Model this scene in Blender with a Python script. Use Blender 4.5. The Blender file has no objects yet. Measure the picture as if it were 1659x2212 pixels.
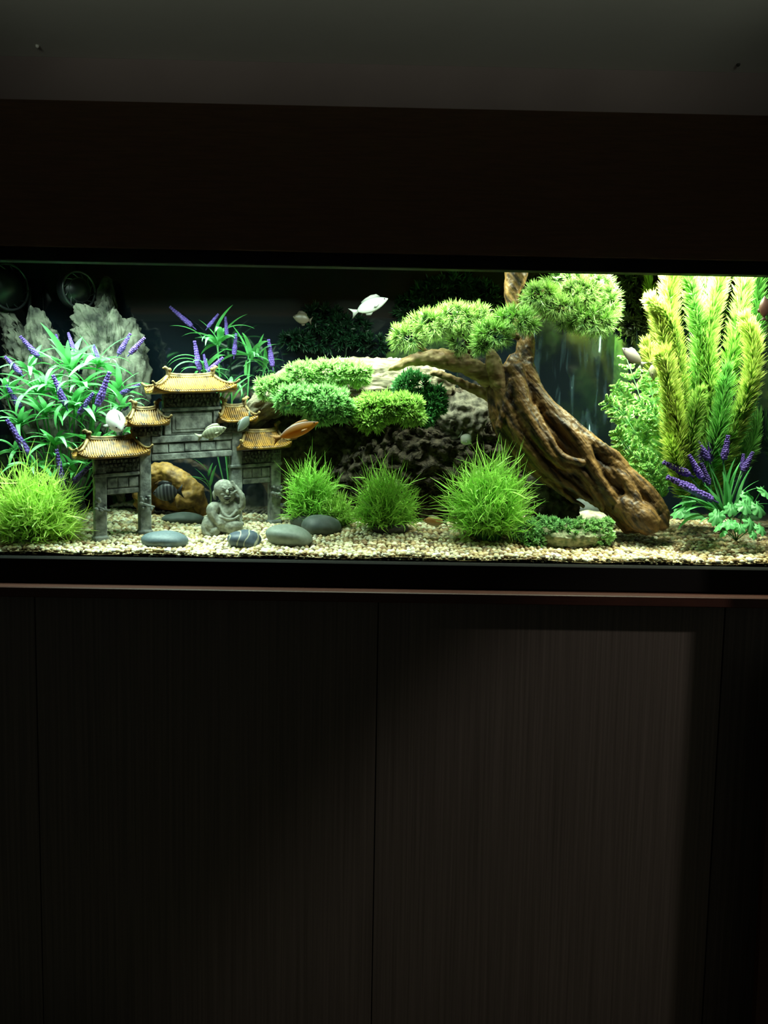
import bpy, math, random
import numpy as np
from mathutils import Vector, Matrix, noise
rnd = random.Random(7)
rng = np.random.default_rng(11)
C = bpy.context.scene.collection
sc = bpy.context.scene
R = math.radians
# ------------------------------------------------------------------ camera
FPX = 1843.0
YAW, PITCH, ROLL = R(0.631), R(5.383), R(1.008)
EYE = np.array([0.0, -1.84, 1.5])
FWD = np.array([math.sin(YAW) * math.cos(PITCH), math.cos(YAW) * math.cos(PITCH), -math.sin(PITCH)])
_r = np.array([math.cos(YAW), -math.sin(YAW), 0.0]); _u = np.cross(_r, FWD)
RGT = math.cos(ROLL) * _r + math.sin(ROLL) * _u
UPV = -math.sin(ROLL) * _r + math.cos(ROLL) * _u
cam_d = bpy.data.cameras.new('camera'); cam = bpy.data.objects.new('camera', cam_d); C.objects.link(cam)
cam_d.sensor_fit = 'VERTICAL'; cam_d.sensor_height = 36.0; cam_d.lens = FPX / 2212 * 36.0
cam_d.clip_start = 0.05; cam_d.clip_end = 50
cam.matrix_world = Matrix(((RGT[0], UPV[0], -FWD[0], EYE[0]), (RGT[1], UPV[1], -FWD[1], EYE[1]), (RGT[2], UPV[2], -FWD[2], EYE[2]), (0, 0, 0, 1)))
sc.camera = cam
# ------------------------------------------------------------------ world, lights, exposure
sc.view_settings.view_transform = 'Standard'; sc.view_settings.look = 'None'
sc.view_settings.exposure = 0.0; sc.view_settings.gamma = 1.0; sc.view_settings.use_curve_mapping = False
w = bpy.data.worlds.new('world'); sc.world = w; w.use_nodes = True
w.node_tree.nodes['Background'].inputs['Color'].default_value = (0.92, 1.0, 0.86, 1)
w.node_tree.nodes['Background'].inputs['Strength'].default_value = 0.034
sc.cycles.max_bounces = 8; sc.cycles.diffuse_bounces = 4; sc.cycles.glossy_bounces = 3
sc.cycles.transparent_max_bounces = 16; sc.cycles.volume_bounces = 0
sc.cycles.caustics_refractive = False; sc.cycles.caustics_reflective = False
sc.cycles.sample_clamp_indirect = 4.0
sc.cycles.use_denoising = True


def area(name, loc, sx, sy, power, col, spread=150, tilt=0.0):
    l = bpy.data.lights.new(name, 'AREA'); l.shape = 'RECTANGLE'; l.size = sx; l.size_y = sy
    l.energy = power; l.color = col; l.spread = R(spread)
    o = bpy.data.objects.new(name, l); o.location = loc; o.rotation_euler = (tilt, 0, 0); C.objects.link(o)
    return o


# two LED strips hang in the canopy over the front half of the tank, a strong one on the right and a weaker, cooler one on the left
for (lx, lw, pw_, fr_, lc) in ((-0.58, 0.66, 8.0, 6.0, (0.76, 1.0, 0.84)), (0.06, 0.40, 6.0, 4.0, (0.84, 1.0, 0.80)), (0.66, 0.46, 23.0, 4.6, (0.92, 1.0, 0.76))):
    area('led_strip_light', (lx, 0.165, 1.925), lw, 0.06, pw_, lc, 140)
    area('led_strip_light', (lx, 0.035, 1.935), lw, 0.04, fr_, lc, 110, R(24))
# a ceiling downlight of the room, out of frame to the right, grazes the cabinet doors
sl = bpy.data.lights.new('downlight', 'SPOT'); sl.energy = 42.0; sl.spot_size = R(44); sl.spot_blend = 0.5; sl.color = (1.0, 0.86, 0.74); sl.shadow_soft_size = 0.03
so = bpy.data.objects.new('downlight', sl); so.location = (1.70, -1.10, 2.35); so.rotation_euler = Vector((-0.85, 1.1, -1.75)).to_track_quat('-Z', 'Y').to_euler(); C.objects.link(so)

# added fill light, unseen above the frame, brightens the ceiling and wall over the canopy
up = area('ceiling_fill', (0.15, -0.80, 2.275), 2.4, 0.03, 0.86, (0.92, 1.0, 0.82), 44); up.rotation_euler = (R(90 + 18.5), 0, 0)


# ------------------------------------------------------------------ helpers: pixel of the photograph -> point on a depth plane, on the gravel
def P(px, py, Y=0.0):
    d = FWD * FPX + RGT * (px - 829.5) - UPV * (py - 1106.0)
    return EYE + d * ((Y - EYE[1]) / d[1])


def mpp(Y):
    return (Y + 1.84) / FPX


def gz(x, y):
    y = min(max(y, 0), .5)
    return 1.226 + (0.15 * y if y < .22 else .033 + .02 * (1 - math.exp(-(y - .22) / .05)) * .37 + .012 * (y - .22)) + 0.004 * math.sin(7 * x + 1) * min(1, y * 8) + 0.003 * math.sin(23 * x + 9 * y)


def G(px, py):
    lo, hi = 0.014, 0.49
    for _ in range(30):
        m = (lo + hi) / 2
        p = P(px, py, m)
        if p[2] > gz(p[0], m): lo = m
        else: hi = m
    p = P(px, py, lo); p[2] = gz(p[0], lo)
    return p


def empty(name, loc, label=None, cat=None, group=None):
    o = bpy.data.objects.new(name, None); o.empty_display_size = 0.02; C.objects.link(o); o.location = Vector(loc)
    tag(o, label, cat, group); return o


def tag(o, label=None, cat=None, group=None, kind=None):
    if label: o['label'] = label
    if cat: o['category'] = cat
    if group: o['group'] = group
    if kind: o['kind'] = kind
    return o


def wloc(o):
    v = Vector((0, 0, 0))
    while o is not None:
        v = v + o.location; o = o.parent
    return v


class MB:
    def __init__(s): s.v = []; s.f = {3: [], 4: []}; s.c = []; s.n = 0; s.g = []

    def add(s, v, f, col=None):
        v = np.asarray(v, dtype=float).reshape(-1, 3)
        if isinstance(f, (list, tuple)) and len(f) and not isinstance(f, np.ndarray):
            for k in (3, 4):
                ff = [x for x in f if len(x) == k]
                if ff: s.f[k].append(np.array(ff) + s.n)
            for x in f:
                if len(x) > 4: s.g.append([i + s.n for i in x])
        else:
            f = np.asarray(f); s.f[f.shape[1]].append(f + s.n)
        if col is None: col = np.ones(3)
        col = np.asarray(col, dtype=float)
        if col.ndim == 1: col = np.tile(col, (len(v), 1))
        s.v.append(v); s.c.append(col); s.n += len(v)
        return s

    def mesh(s, name, off=(0, 0, 0), smooth=True):
        me = bpy.data.meshes.new(name)
        v = np.concatenate(s.v) - np.array(off, dtype=float)
        idx = []; tot = []
        for k in (3, 4):
            if s.f[k]:
                a = np.concatenate(s.f[k]); idx.append(a.reshape(-1)); tot.append(np.full(len(a), k))
        for g in s.g: idx.append(np.array(g)); tot.append(np.array([len(g)]))
        idx = np.concatenate(idx).astype(np.int32); tot = np.concatenate(tot).astype(np.int32)
        me.vertices.add(len(v)); me.vertices.foreach_set('co', v.astype(np.float32).reshape(-1))
        me.loops.add(len(idx)); me.loops.foreach_set('vertex_index', idx)
        me.polygons.add(len(tot)); me.polygons.foreach_set('loop_start', np.concatenate(([0], np.cumsum(tot)[:-1])).astype(np.int32))
        me.polygons.foreach_set('loop_total', tot)
        me.polygons.foreach_set('use_smooth', np.full(len(tot), smooth))
        me.update(calc_edges=True)
        c = np.concatenate(s.c); c = np.concatenate([c, np.ones((len(c), 1))], 1)
        at = me.color_attributes.new('Col', 'FLOAT_COLOR', 'POINT'); at.data.foreach_set('color', c.astype(np.float32).reshape(-1))
        return me

    def build(s, name, mat, parent=None, smooth=True, stuff=False):
        off = wloc(parent) if parent is not None else (0, 0, 0)
        me = s.mesh(name, off, smooth)
        o = bpy.data.objects.new(name, me); C.objects.link(o); me.materials.append(mat)
        if parent is not None: o.parent = parent
        if stuff: o['kind'] = 'stuff'
        return o

    def thing(s, name, mat, label, cat, group=None, kind=None, smooth=True, base=None):
        v = np.concatenate(s.v); b = np.array([(v[:, 0].min() + v[:, 0].max()) / 2, (v[:, 1].min() + v[:, 1].max()) / 2, v[:, 2].min()])
        if base is not None: b = np.array(base)
        me = s.mesh(name, b, smooth)
        o = bpy.data.objects.new(name, me); C.objects.link(o); me.materials.append(mat); o.location = Vector(b)
        return tag(o, label, cat, group, kind)


def box(mb, x0, x1, y0, y1, z0, z1, col=None, T=None, bev=0.0):
    b = min(bev, (x1 - x0) / 2.1, (y1 - y0) / 2.1, (z1 - z0) / 2.1)
    if b <= 0:
        v = [(x, y, z) for x in (x0, x1) for y in (y0, y1) for z in (z0, z1)]
        f = [(0, 1, 3, 2), (4, 6, 7, 5), (0, 4, 5, 1), (2, 3, 7, 6), (0, 2, 6, 4), (1, 5, 7, 3)]
        f = [tuple(reversed(q)) for q in f]
    else:
        bm = bmesh.new()
        bmesh.ops.create_cube(bm, size=1.0)
        for q in bm.verts: q.co = Vector(((x0 + x1) / 2 + q.co.x * (x1 - x0), (y0 + y1) / 2 + q.co.y * (y1 - y0), (z0 + z1) / 2 + q.co.z * (z1 - z0)))
        bmesh.ops.bevel(bm, geom=list(bm.edges), offset=b, segments=1, affect='EDGES')
        bm.verts.ensure_lookup_table()
        v = [tuple(q.co) for q in bm.verts]; f = [tuple(q.index for q in fc.verts) for fc in bm.faces]
        bm.free()
    v = np.array(v)
    if T is not None: v = T(v)
    return mb.add(v, f, col)


import bmesh


def tube(mb, pts, rad, seg=8, col=None, flat=1.0, ref=(0, 1, 0)):
    """a closed tube through pts with a radius per point; flat < 1 squashes the section across ref"""
    p = np.asarray(pts, float); n = len(p); rad = np.broadcast_to(np.asarray(rad, float), (n,))
    t = np.gradient(p, axis=0); t /= np.linalg.norm(t, axis=1)[:, None] + 1e-12
    ref = np.array(ref, float)
    a = np.cross(t, ref); bad = np.linalg.norm(a, axis=1) < 0.2
    if bad.any(): a[bad] = np.cross(t[bad], np.array((0.3, 0.1, 1.0)))
    a /= np.linalg.norm(a, axis=1)[:, None]; b = np.cross(a, t)
    th = np.linspace(0, 2 * np.pi, seg, endpoint=False)
    ring = p[:, None, :] + rad[:, None, None] * (np.cos(th)[None, :, None] * a[:, None, :] + flat * np.sin(th)[None, :, None] * b[:, None, :])
    v = ring.reshape(-1, 3)
    f = [(i * seg + j, i * seg + (j + 1) % seg, (i + 1) * seg + (j + 1) % seg, (i + 1) * seg + j) for i in range(n - 1) for j in range(seg)]
    k = len(v)
    v = np.concatenate([v, [p[0] - t[0] * rad[0] * .6, p[-1] + t[-1] * rad[-1] * .6]])
    f += [(j, k, (j + 1) % seg) for j in range(seg)] and [((j + 1) % seg, j, k) for j in range(seg)]
    f += [((n - 1) * seg + j, (n - 1) * seg + (j + 1) % seg, k + 1) for j in range(seg)]
    if col is not None:
        col = np.asarray(col, float)
        if col.ndim == 2: col = np.concatenate([np.repeat(col, seg, 0), col[:1], col[-1:]])
    return mb.add(v, f, col)


def smooth_path(pts, n):
    """Catmull-Rom resample of rows (any number of columns)"""
    p = np.asarray(pts, float); q = np.concatenate([[2 * p[0] - p[1]], p, [2 * p[-1] - p[-2]]]); out = []
    m = len(p) - 1
    for s in np.linspace(0, m - 1e-6, n):
        i = int(s); t = s - i; a, b, c, d = q[i], q[i + 1], q[i + 2], q[i + 3]
        out.append(.5 * ((2 * b) + (-a + c) * t + (2 * a - 5 * b + 4 * c - d) * t * t + (-a + 3 * b - 3 * c + d) * t ** 3))
    return np.array(out)


_ico = {}


def ico(level):
    if level not in _ico:
        bm = bmesh.new(); bmesh.ops.create_icosphere(bm, subdivisions=level, radius=1.0)
        _ico[level] = (np.array([tuple(v.co) for v in bm.verts]), np.array([[v.index for v in f.verts] for f in bm.faces])); bm.free()
    return _ico[level]


def ball(mb, c, r, level=3, col=None):
    v, f = ico(level); return mb.add(v * np.array(r, float) + np.array(c, float), f, col)


def norm(a): return a / (np.linalg.norm(a, axis=-1, keepdims=True) + 1e-12)


def ribbons(mb, root, d, bend, L, W, S=5, cb=(1, 1, 1), ct=(1, 1, 1), wave=0.0, jit=.15, prof=1.0, waves=2.0):
    """N thin tapering blades: root (N,3), first direction d, bend (N,3) added as t^2, length L, width W"""
    N = len(root); t = np.linspace(0, 1, S + 1)
    d = norm(d); L = np.broadcast_to(L, (N,)); W = np.broadcast_to(W, (N,))
    side = norm(np.cross(d, rng.normal(size=(N, 3))))
    c = root[:, None, :] + L[:, None, None] * (d[:, None, :] * t[None, :, None] + bend[:, None, :] * (t ** 2)[None, :, None])
    if wave:
        ph = rng.uniform(0, 6.28, N); s2 = norm(np.cross(d, side))
        c = c + (wave * L)[:, None, None] * s2[:, None, :] * (np.sin(t[None, :] * waves * 3.1 + ph[:, None]) * t[None, :])[:, :, None]
    wd = W[:, None] * ((1 - t) ** .6 * prof + (1 - prof) * np.sin(np.pi * np.clip(t * .9 + .1, 0, 1)))[None, :] * .5 + .0001
    a = c + side[:, None, :] * wd[:, :, None]; b = c - side[:, None, :] * wd[:, :, None]
    v = np.stack([a, b], 2).reshape(-1, 3)
    base = (np.arange(N) * (S + 1) * 2)[:, None]; k = np.arange(S)[None, :] * 2
    f = np.stack([base + k, base + k + 1, base + k + 3, base + k + 2], -1).reshape(-1, 4)
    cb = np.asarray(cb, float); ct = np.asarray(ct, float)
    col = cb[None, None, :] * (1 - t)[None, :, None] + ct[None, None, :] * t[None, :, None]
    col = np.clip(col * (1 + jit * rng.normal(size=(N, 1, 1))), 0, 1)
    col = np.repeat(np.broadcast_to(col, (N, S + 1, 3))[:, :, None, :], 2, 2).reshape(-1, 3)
    return mb.add(v, f, col), c


def spikes(mb, root, d, L, W, cb, ct, jit=.15):
    """N three-sided needles"""
    N = len(root); d = norm(d); L = np.broadcast_to(L, (N,))
    a = norm(np.cross(d, rng.normal(size=(N, 3)))); b = np.cross(d, a)
    v = np.stack([root + W * a, root + W * (-.5 * a + .87 * b), root + W * (-.5 * a - .87 * b), root + d * L[:, None]], 1).reshape(-1, 3)
    k = (np.arange(N) * 4)[:, None]
    f = np.concatenate([k + np.array([[0, 1, 3]]), k + np.array([[1, 2, 3]]), k + np.array([[2, 0, 3]])])
    cb = np.asarray(cb, float); ct = np.asarray(ct, float)
    j = 1 + jit * rng.normal(size=(N, 1, 1))
    col = np.clip(np.stack([cb, cb, cb, ct])[None] * j, 0, 1).reshape(-1, 3)
    return mb.add(v, f, col)


# ------------------------------------------------------------------ materials
def mat(name, col, col2=None, rough=.6, scale=20, stretch=(1, 1, 1), rot=(0, 0, 0), bump=0.0, bscale=None, attr=False, trans=0.0,
        spec=.3, objvar=0.0, detail=4, lo=.35, hi=.65, metal=0.0, coords='Object', bdist=.002, texmap=False):
    m = bpy.data.materials.new(name); m.use_nodes = True; nt = m.node_tree; N = nt.nodes; K = nt.links
    b = N['Principled BSDF']; out = N['Material Output']
    b.inputs['Roughness'].default_value = rough; b.inputs['Specular IOR Level'].default_value = spec; b.inputs['Metallic'].default_value = metal
    tc = N.new('ShaderNodeTexCoord'); mp = N.new('ShaderNodeMapping'); mp.inputs['Scale'].default_value = stretch; mp.inputs['Rotation'].default_value = rot
    if texmap: mp.vector_type = 'TEXTURE'
    K.new(tc.outputs[coords], mp.inputs['Vector'])
    c = None
    if col2 is not None:
        nz = N.new('ShaderNodeTexNoise'); nz.inputs['Scale'].default_value = scale; nz.inputs['Detail'].default_value = detail
        K.new(mp.outputs[0], nz.inputs['Vector'])
        rp = N.new('ShaderNodeValToRGB'); rp.color_ramp.elements[0].position = lo; rp.color_ramp.elements[1].position = hi
        rp.color_ramp.elements[0].color = (*col, 1); rp.color_ramp.elements[1].color = (*col2, 1)
        K.new(nz.outputs[0], rp.inputs[0]); c = rp.outputs[0]
    else:
        b.inputs['Base Color'].default_value = (*col, 1)
    if attr:
        at = N.new('ShaderNodeAttribute'); at.attribute_name = 'Col'
        if c is None: c = at.outputs['Color']
        else:
            mx = N.new('ShaderNodeMix'); mx.data_type = 'RGBA'; mx.blend_type = 'MULTIPLY'; mx.inputs[0].default_value = 1
            K.new(c, mx.inputs[6]); K.new(at.outputs['Color'], mx.inputs[7]); c = mx.outputs[2]
    if objvar:
        oi = N.new('ShaderNodeObjectInfo'); hs = N.new('ShaderNodeHueSaturation')
        mr = N.new('ShaderNodeMapRange'); mr.inputs[3].default_value = 1 - objvar; mr.inputs[4].default_value = 1 + objvar
        K.new(oi.outputs['Random'], mr.inputs[0]); K.new(mr.outputs[0], hs.inputs['Value'])
        if c is None: hs.inputs['Color'].default_value = (*col, 1)
        else: K.new(c, hs.inputs['Color'])
        c = hs.outputs[0]
    if c is not None: K.new(c, b.inputs['Base Color'])
    if bump:
        bn = N.new('ShaderNodeTexNoise'); bn.inputs['Scale'].default_value = bscale or scale * 2; bn.inputs['Detail'].default_value = 5
        K.new(mp.outputs[0], bn.inputs['Vector'])
        bp = N.new('ShaderNodeBump'); bp.inputs['Strength'].default_value = bump; bp.inputs['Distance'].default_value = bdist
        K.new(bn.outputs[0], bp.inputs['Height']); K.new(bp.outputs[0], b.inputs['Normal'])
    if trans:
        tr = N.new('ShaderNodeBsdfTranslucent'); ms = N.new('ShaderNodeMixShader'); ms.inputs[0].default_value = trans
        if c is not None: K.new(c, tr.inputs['Color'])
        else: tr.inputs['Color'].default_value = (*col, 1)
        K.new(b.outputs[0], ms.inputs[1]); K.new(tr.outputs[0], ms.inputs[2]); K.new(ms.outputs[0], out.inputs['Surface'])
    return m


m_ceil = mat('ceiling_paint', (.62, .62, .56), (.66, .66, .6), .9, 3, bump=.1, bscale=60)
m_wall = mat('wall_paint', (.155, .122, .118), (.17, .135, .13), .9, 4, bump=.1, bscale=60)
m_floor = mat('floor_boards', (.10, .07, .05), (.14, .1, .07), .5, 8, (1, 6, 1))
m_canopy = mat('canopy_wood', (.060, .028, .014), (.078, .036, .018), .45, 16, (1, 1, 14), bump=.1)
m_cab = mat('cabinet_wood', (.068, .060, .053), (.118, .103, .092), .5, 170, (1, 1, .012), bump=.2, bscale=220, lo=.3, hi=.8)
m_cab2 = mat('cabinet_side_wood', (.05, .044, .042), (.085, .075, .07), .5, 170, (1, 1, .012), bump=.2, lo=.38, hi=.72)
m_red = mat('reddish_wood', (.034, .011, .007), (.045, .014, .009), .45, 20, (1, 10, 10))
m_black = mat('black_plastic', (.005, .005, .0045), None, .8, spec=.12)
m_backpane = mat('black_back_pane', (.0035, .007, .010), None, .07, spec=1.0)
m_backpane.node_tree.nodes['Principled BSDF'].inputs['IOR'].default_value = 1.7
m_gravel = mat('gravel_pebble', (1, 1, 1), (.82, .8, .74), .45, 220, attr=True, bump=.1, spec=.45)
m_pebs = [mat('pebble_' + n, c, c2, .42, 150, bump=.1, objvar=.16, spec=.45) for n, c, c2 in (
    ('cream', (.80, .74, .50), (.88, .84, .66)), ('tan', (.55, .43, .22), (.70, .57, .32)), ('brown', (.24, .15, .07), (.36, .23, .1)), ('white', (.86, .86, .78), (.95, .95, .9)))]
m_leaf = mat('strap_leaf', (.12, .50, .15), (.22, .66, .24), .38, 30, trans=.3, objvar=.22, attr=True, spec=.4)
m_purple = mat('purple_floret', (.085, .045, .27), (.15, .09, .39), .55, 120, trans=.15, objvar=.25)
m_veg = mat('plastic_foliage', (1, 1, 1), None, .42, attr=True, trans=.35, spec=.35)
m_stone = mat('gate_stone', (.07, .078, .075), (.29, .315, .295), .8, 55, bump=.6, bscale=180, detail=8)
m_frieze = mat('carved_frieze', (.02, .022, .018), (.15, .155, .13), .85, 130, bump=.8, bscale=200, detail=6)
m_gold = mat('gilt_roof', (.045, .02, .003), (.36, .18, .018), .45, 70, bump=.4, bscale=160, spec=.5, detail=7)
m_ridge = mat('weathered_ridge', (.06, .04, .016), (.34, .24, .085), .55, 60, bump=.4, bscale=160, detail=7)
m_trunk = mat('driftwood', (.013, .0065, .0025), (.225, .122, .034), .5, 85, (1, 1, 9), (0, R(-40), 0), texmap=True, bump=1.0, bscale=120, detail=9, spec=.4, lo=.36, hi=.70, bdist=.003)
m_branchw = mat('pale_driftwood', (.16, .09, .03), (.55, .40, .2), .55, 60, (.3, 1, 1), bump=.6, detail=8)
m_cave = mat('orange_driftwood', (.07, .035, .01), (.34, .19, .045), .6, 45, bump=.8, bscale=110, detail=9)
m_slab = mat('sand_rock', (.075, .066, .042), (.25, .22, .145), .85, 40, (.5, 1, 2), bump=.7, bscale=120, detail=9)
m_lava = mat('lava_rock', (.014, .011, .007), (.095, .075, .05), .9, 70, bump=1.0, bscale=130, detail=9, bdist=.004)
m_palerock = mat('pale_rough_rock', (.035, .032, .022), (.15, .135, .10), .9, 60, bump=1.0, bscale=120, detail=9)
m_grayrock = mat('grey_rock', (.016, .018, .015), (.125, .13, .10), .9, 26, bump=1.0, bscale=70, detail=9, bdist=.004)
m_slate = mat('slate_stone', (.085, .12, .14), (.12, .16, .18), .5, 200, bump=.1)
m_greenst = mat('grey_green_stone', (.17, .20, .17), (.22, .25, .215), .5, 120, bump=.08)
m_darkst = mat('dark_stone', (.055, .072, .066), (.09, .11, .10), .55, 60, bump=.2)
m_purst = mat('purple_black_stone', (.05, .045, .055), (.09, .08, .09), .6, 160, bump=.2)
m_mott = mat('mottled_stone', (.20, .22, .13), (.62, .60, .46), .7, 45, bump=.5, detail=6)
m_moss = mat('mossy_rock', (.05, .10, .03), (.36, .36, .22), .8, 70, bump=1.0, bscale=160, detail=9)
m_dimstem = mat('dim_stem', (.006, .012, .006), None, .8, spec=.1)  # dark supports of the foliage that stands in for reflections
m_statue = mat('statue_stone', (.16, .165, .135), (.36, .37, .31), .75, 90, bump=.35, bscale=260, detail=6)
m_mouth = mat('carved_shadow_line', (.03, .03, .025), None, .8)
m_pump = mat('pump_plastic', (.006, .007, .008), None, .35, spec=.3)
m_pumpg = mat('pump_grille', (.018, .02, .022), None, .3, spec=.4)
m_eye = mat('fish_eye', (.01, .01, .01), None, .15)

# waterfall scenery printed on the film of the back pane, right of the tree
m_print = mat('waterfall_print', (.002, .0035, .005), None, .12, spec=.4)
nt = m_print.node_tree; N = nt.nodes; K = nt.links
tc = N.new('ShaderNodeTexCoord'); mp = N.new('ShaderNodeMapping'); mp.inputs['Scale'].default_value = (46, 1, 7)
nz = N.new('ShaderNodeTexNoise'); nz.inputs['Scale'].default_value = 1.0; nz.inputs['Detail'].default_value = 6; nz.inputs['Distortion'].default_value = .6
rp = N.new('ShaderNodeValToRGB'); e = rp.color_ramp.elements
e[0].position = .50; e[0].color = (.002, .0035, .0045, 1); e[1].position = .74; e[1].color = (.50, .66, .68, 1)
q = e.new(.66); q.color = (.010, .019, .024, 1)
K.new(tc.outputs['Object'], mp.inputs[0]); K.new(mp.outputs[0], nz.inputs['Vector']); K.new(nz.outputs[0], rp.inputs[0]); K.new(rp.outputs[0], N['Principled BSDF'].inputs['Base Color'])

m_glass = bpy.data.materials.new('tank_glass'); m_glass.use_nodes = True; nt = m_glass.node_tree
for n in list(nt.nodes):
    if n.type == 'BSDF_PRINCIPLED': nt.nodes.remove(n)
tr = nt.nodes.new('ShaderNodeBsdfTransparent'); tr.inputs[0].default_value = (.975, .995, .98, 1)
nt.links.new(tr.outputs[0], nt.nodes['Material Output'].inputs['Surface'])
m_water = bpy.data.materials.new('water_body'); m_water.use_nodes = True; nt = m_water.node_tree
for n in list(nt.nodes):
    if n.type == 'BSDF_PRINCIPLED': nt.nodes.remove(n)
va = nt.nodes.new('ShaderNodeVolumeAbsorption'); va.inputs['Color'].default_value = (.55, .95, .86, 1); va.inputs['Density'].default_value = .5
nt.links.new(va.outputs[0], nt.nodes['Material Output'].inputs['Volume'])

# ------------------------------------------------------------------ the setting
Z_BOT, Z_TOP, Z_CAN = 1.218, 1.8415, 2.162
ZW = P(829, 139, .62)[2]
def struct(name, args, m):
    mb = MB(); box(mb, *args); o = mb.build(name, m, smooth=False); o['kind'] = 'structure'; return o
struct('floor', (-2.6, 2.6, -3.2, .7, -.05, 0.0), m_floor)
struct('ceiling', (-2.6, 2.6, -3.2, .7, ZW, ZW + .05), m_ceil)
struct('wall_back', (-2.6, 2.6, .62, .70, 0.0, ZW - .0005), m_wall)
for (px, py) in ((100, 120), (1595, 138)):
    p = P(px, py, .0); d = p - EYE; t = (ZW - EYE[2]) / d[2]; q = EYE + d * t
    if q[1] > .6: q[1] = .55
    mb = MB(); tube(mb, [(q[0], q[1], ZW + .001), (q[0], q[1], ZW - .004), (q[0], q[1], ZW - .006)], [.005, .005, .003], 10)
    mb.thing('screw_head', m_mouth if px > 800 else m_ceil, 'dark screw head in the ceiling above the right end of the tank' if px > 800 else 'pale screw head in the ceiling above the left end of the tank', 'screw')

# canopy over the tank
cn = empty('tank_canopy', (0, .27, Z_TOP + .004), 'wide dark brown wooden canopy box above the aquarium', 'cabinet')
mb = MB(); box(mb, -1.6, 1.6, -.022, 0.0, Z_TOP + .028, Z_CAN, bev=.001); mb.build('front_board', m_canopy, cn, False)
mb = MB(); box(mb, -1.6, 1.6, .0005, .60, Z_CAN - .02, Z_CAN - .0005); mb.build('top_board', m_canopy, cn, False)
mb = MB(); box(mb, -1.6, 1.6, .575, .60, Z_TOP + .03, Z_CAN - .021); mb.build('back_board', m_canopy, cn, False)
mb = MB(); box(mb, -1.6, 1.6, -.016, .012, Z_TOP, Z_TOP + .0275, bev=.002); t = mb.build('lower_rail', m_black, cn, False); t['label'] = 'black lower edge strip'

# cabinet under the tank
z_l0, z_l1 = P(829, 1272, -.02)[2], P(829, 1302, -.06)[2]
cb = empty('aquarium_cabinet', (0, .27, 0.0), 'tall dark wood cabinet with grooved doors carrying the aquarium', 'cabinet')
mb = MB(); box(mb, -1.6, 1.6, -.060, .60, z_l1, z_l0, bev=.002); mb.build('top_ledge', m_red, cn if False else cb, False)['label'] = 'reddish brown projecting ledge'
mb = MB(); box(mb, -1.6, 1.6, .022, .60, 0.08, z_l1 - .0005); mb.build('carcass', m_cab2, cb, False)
mb = MB(); box(mb, -1.55, 1.55, .06, .58, 0.0, .0795); mb.build('plinth', m_black, cb, False)
xs = [P(79, 1500, 0)[0] - .0, P(814, 1500, 0)[0], P(1556, 1500, 0)[0]]
dw = xs[1] - xs[0]
for a, b in ((xs[0] - dw, xs[0]), (xs[0], xs[1]), (xs[1], xs[2])):
    mb = MB(); box(mb, a + .0012, b - .0012, 0.0, .0215, .085, z_l1 - .004, bev=.0008); mb.build('door', m_cab, cb, False)
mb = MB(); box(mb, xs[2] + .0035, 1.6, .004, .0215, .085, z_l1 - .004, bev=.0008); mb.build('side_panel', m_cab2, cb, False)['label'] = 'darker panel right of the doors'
# added light blocker, out of frame; it shades the right strip of the doors
struct('door_shade_blocker', (1.0, 1.12, -.33, -.064, 0.0, ZW - .0005), m_wall)
# a reddish board leans against the cabinet at the lower right
qt, qb = P(1661, 1520, -.07), P(1622, 2212, -.10)
sl_ = (qb[0] - qt[0]) / (qt[2] - qb[2])
v = []
for z in (qt[2] + .06, .0):
    x = qt[0] + (qt[2] - z) * sl_; y = -.064 - (qt[2] + .06 - z) * .05
    for (dx, dy) in ((0, -.018), (.10, -.018), (.10, 0), (0, 0)): v.append((x + dx, y + dy, z))
sp = MB(); sp.add(v, [(3, 2, 1, 0), (4, 5, 6, 7), (0, 1, 5, 4), (1, 2, 6, 5), (2, 3, 7, 6), (3, 0, 4, 7)])
sp.thing('leaning_board', m_red, 'dim reddish board edge at the lower right of the cabinet doors', 'board', smooth=False)

# ------------------------------------------------------------------ the aquarium
XL, XR, YB = -1.02, .955, .50
aq = empty('aquarium', (0, .25, z_l0 + .0005), 'long glass fish tank with black frame on the dark cabinet', 'aquarium')
mb = MB(); box(mb, XL - .03, XR + .03, -.018, .54, z_l0 + .0008, Z_BOT, bev=.003); mb.build('bottom_frame', m_black, aq, False)['label'] = 'black bottom frame'
mb = MB(); box(mb, XL, XR, 0.0, .008, Z_BOT + .0005, 1.87); mb.build('front_pane', m_glass, aq, False)['label'] = 'clear front pane'
mb = MB(); box(mb, XL - .01, XR + .01, YB, YB + .008, Z_BOT + .0005, 2.10); mb.build('back_pane', m_backpane, aq, False)['label'] = 'glossy black back pane mirroring the plants'
mb = MB(); box(mb, XR, XR + .008, .0085, YB - .0005, Z_BOT + .0005, 2.10); mb.build('side_pane', m_backpane, aq, False)
mb = MB(); box(mb, XL - .008, XL, .0085, YB - .0005, Z_BOT + .0005, 2.10); mb.build('side_pane', m_backpane, aq, False)
a, b = P(1140, 640, YB - .002), P(1318, 965, YB - .002)
mb = MB(); box(mb, a[0], b[0], YB - .0025, YB - .0008, b[2] - .05, a[2]); mb.build('waterfall_picture', m_print, aq, False)['label'] = 'blue white waterfall print on the back'
mb = MB(); box(mb, XL + .001, XR - .001, .009, YB - .003, Z_BOT + .001, 1.862)
o = mb.thing('water', m_water, 'clear faintly green water filling the fish tank', 'water', kind='stuff', smooth=False)


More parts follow.
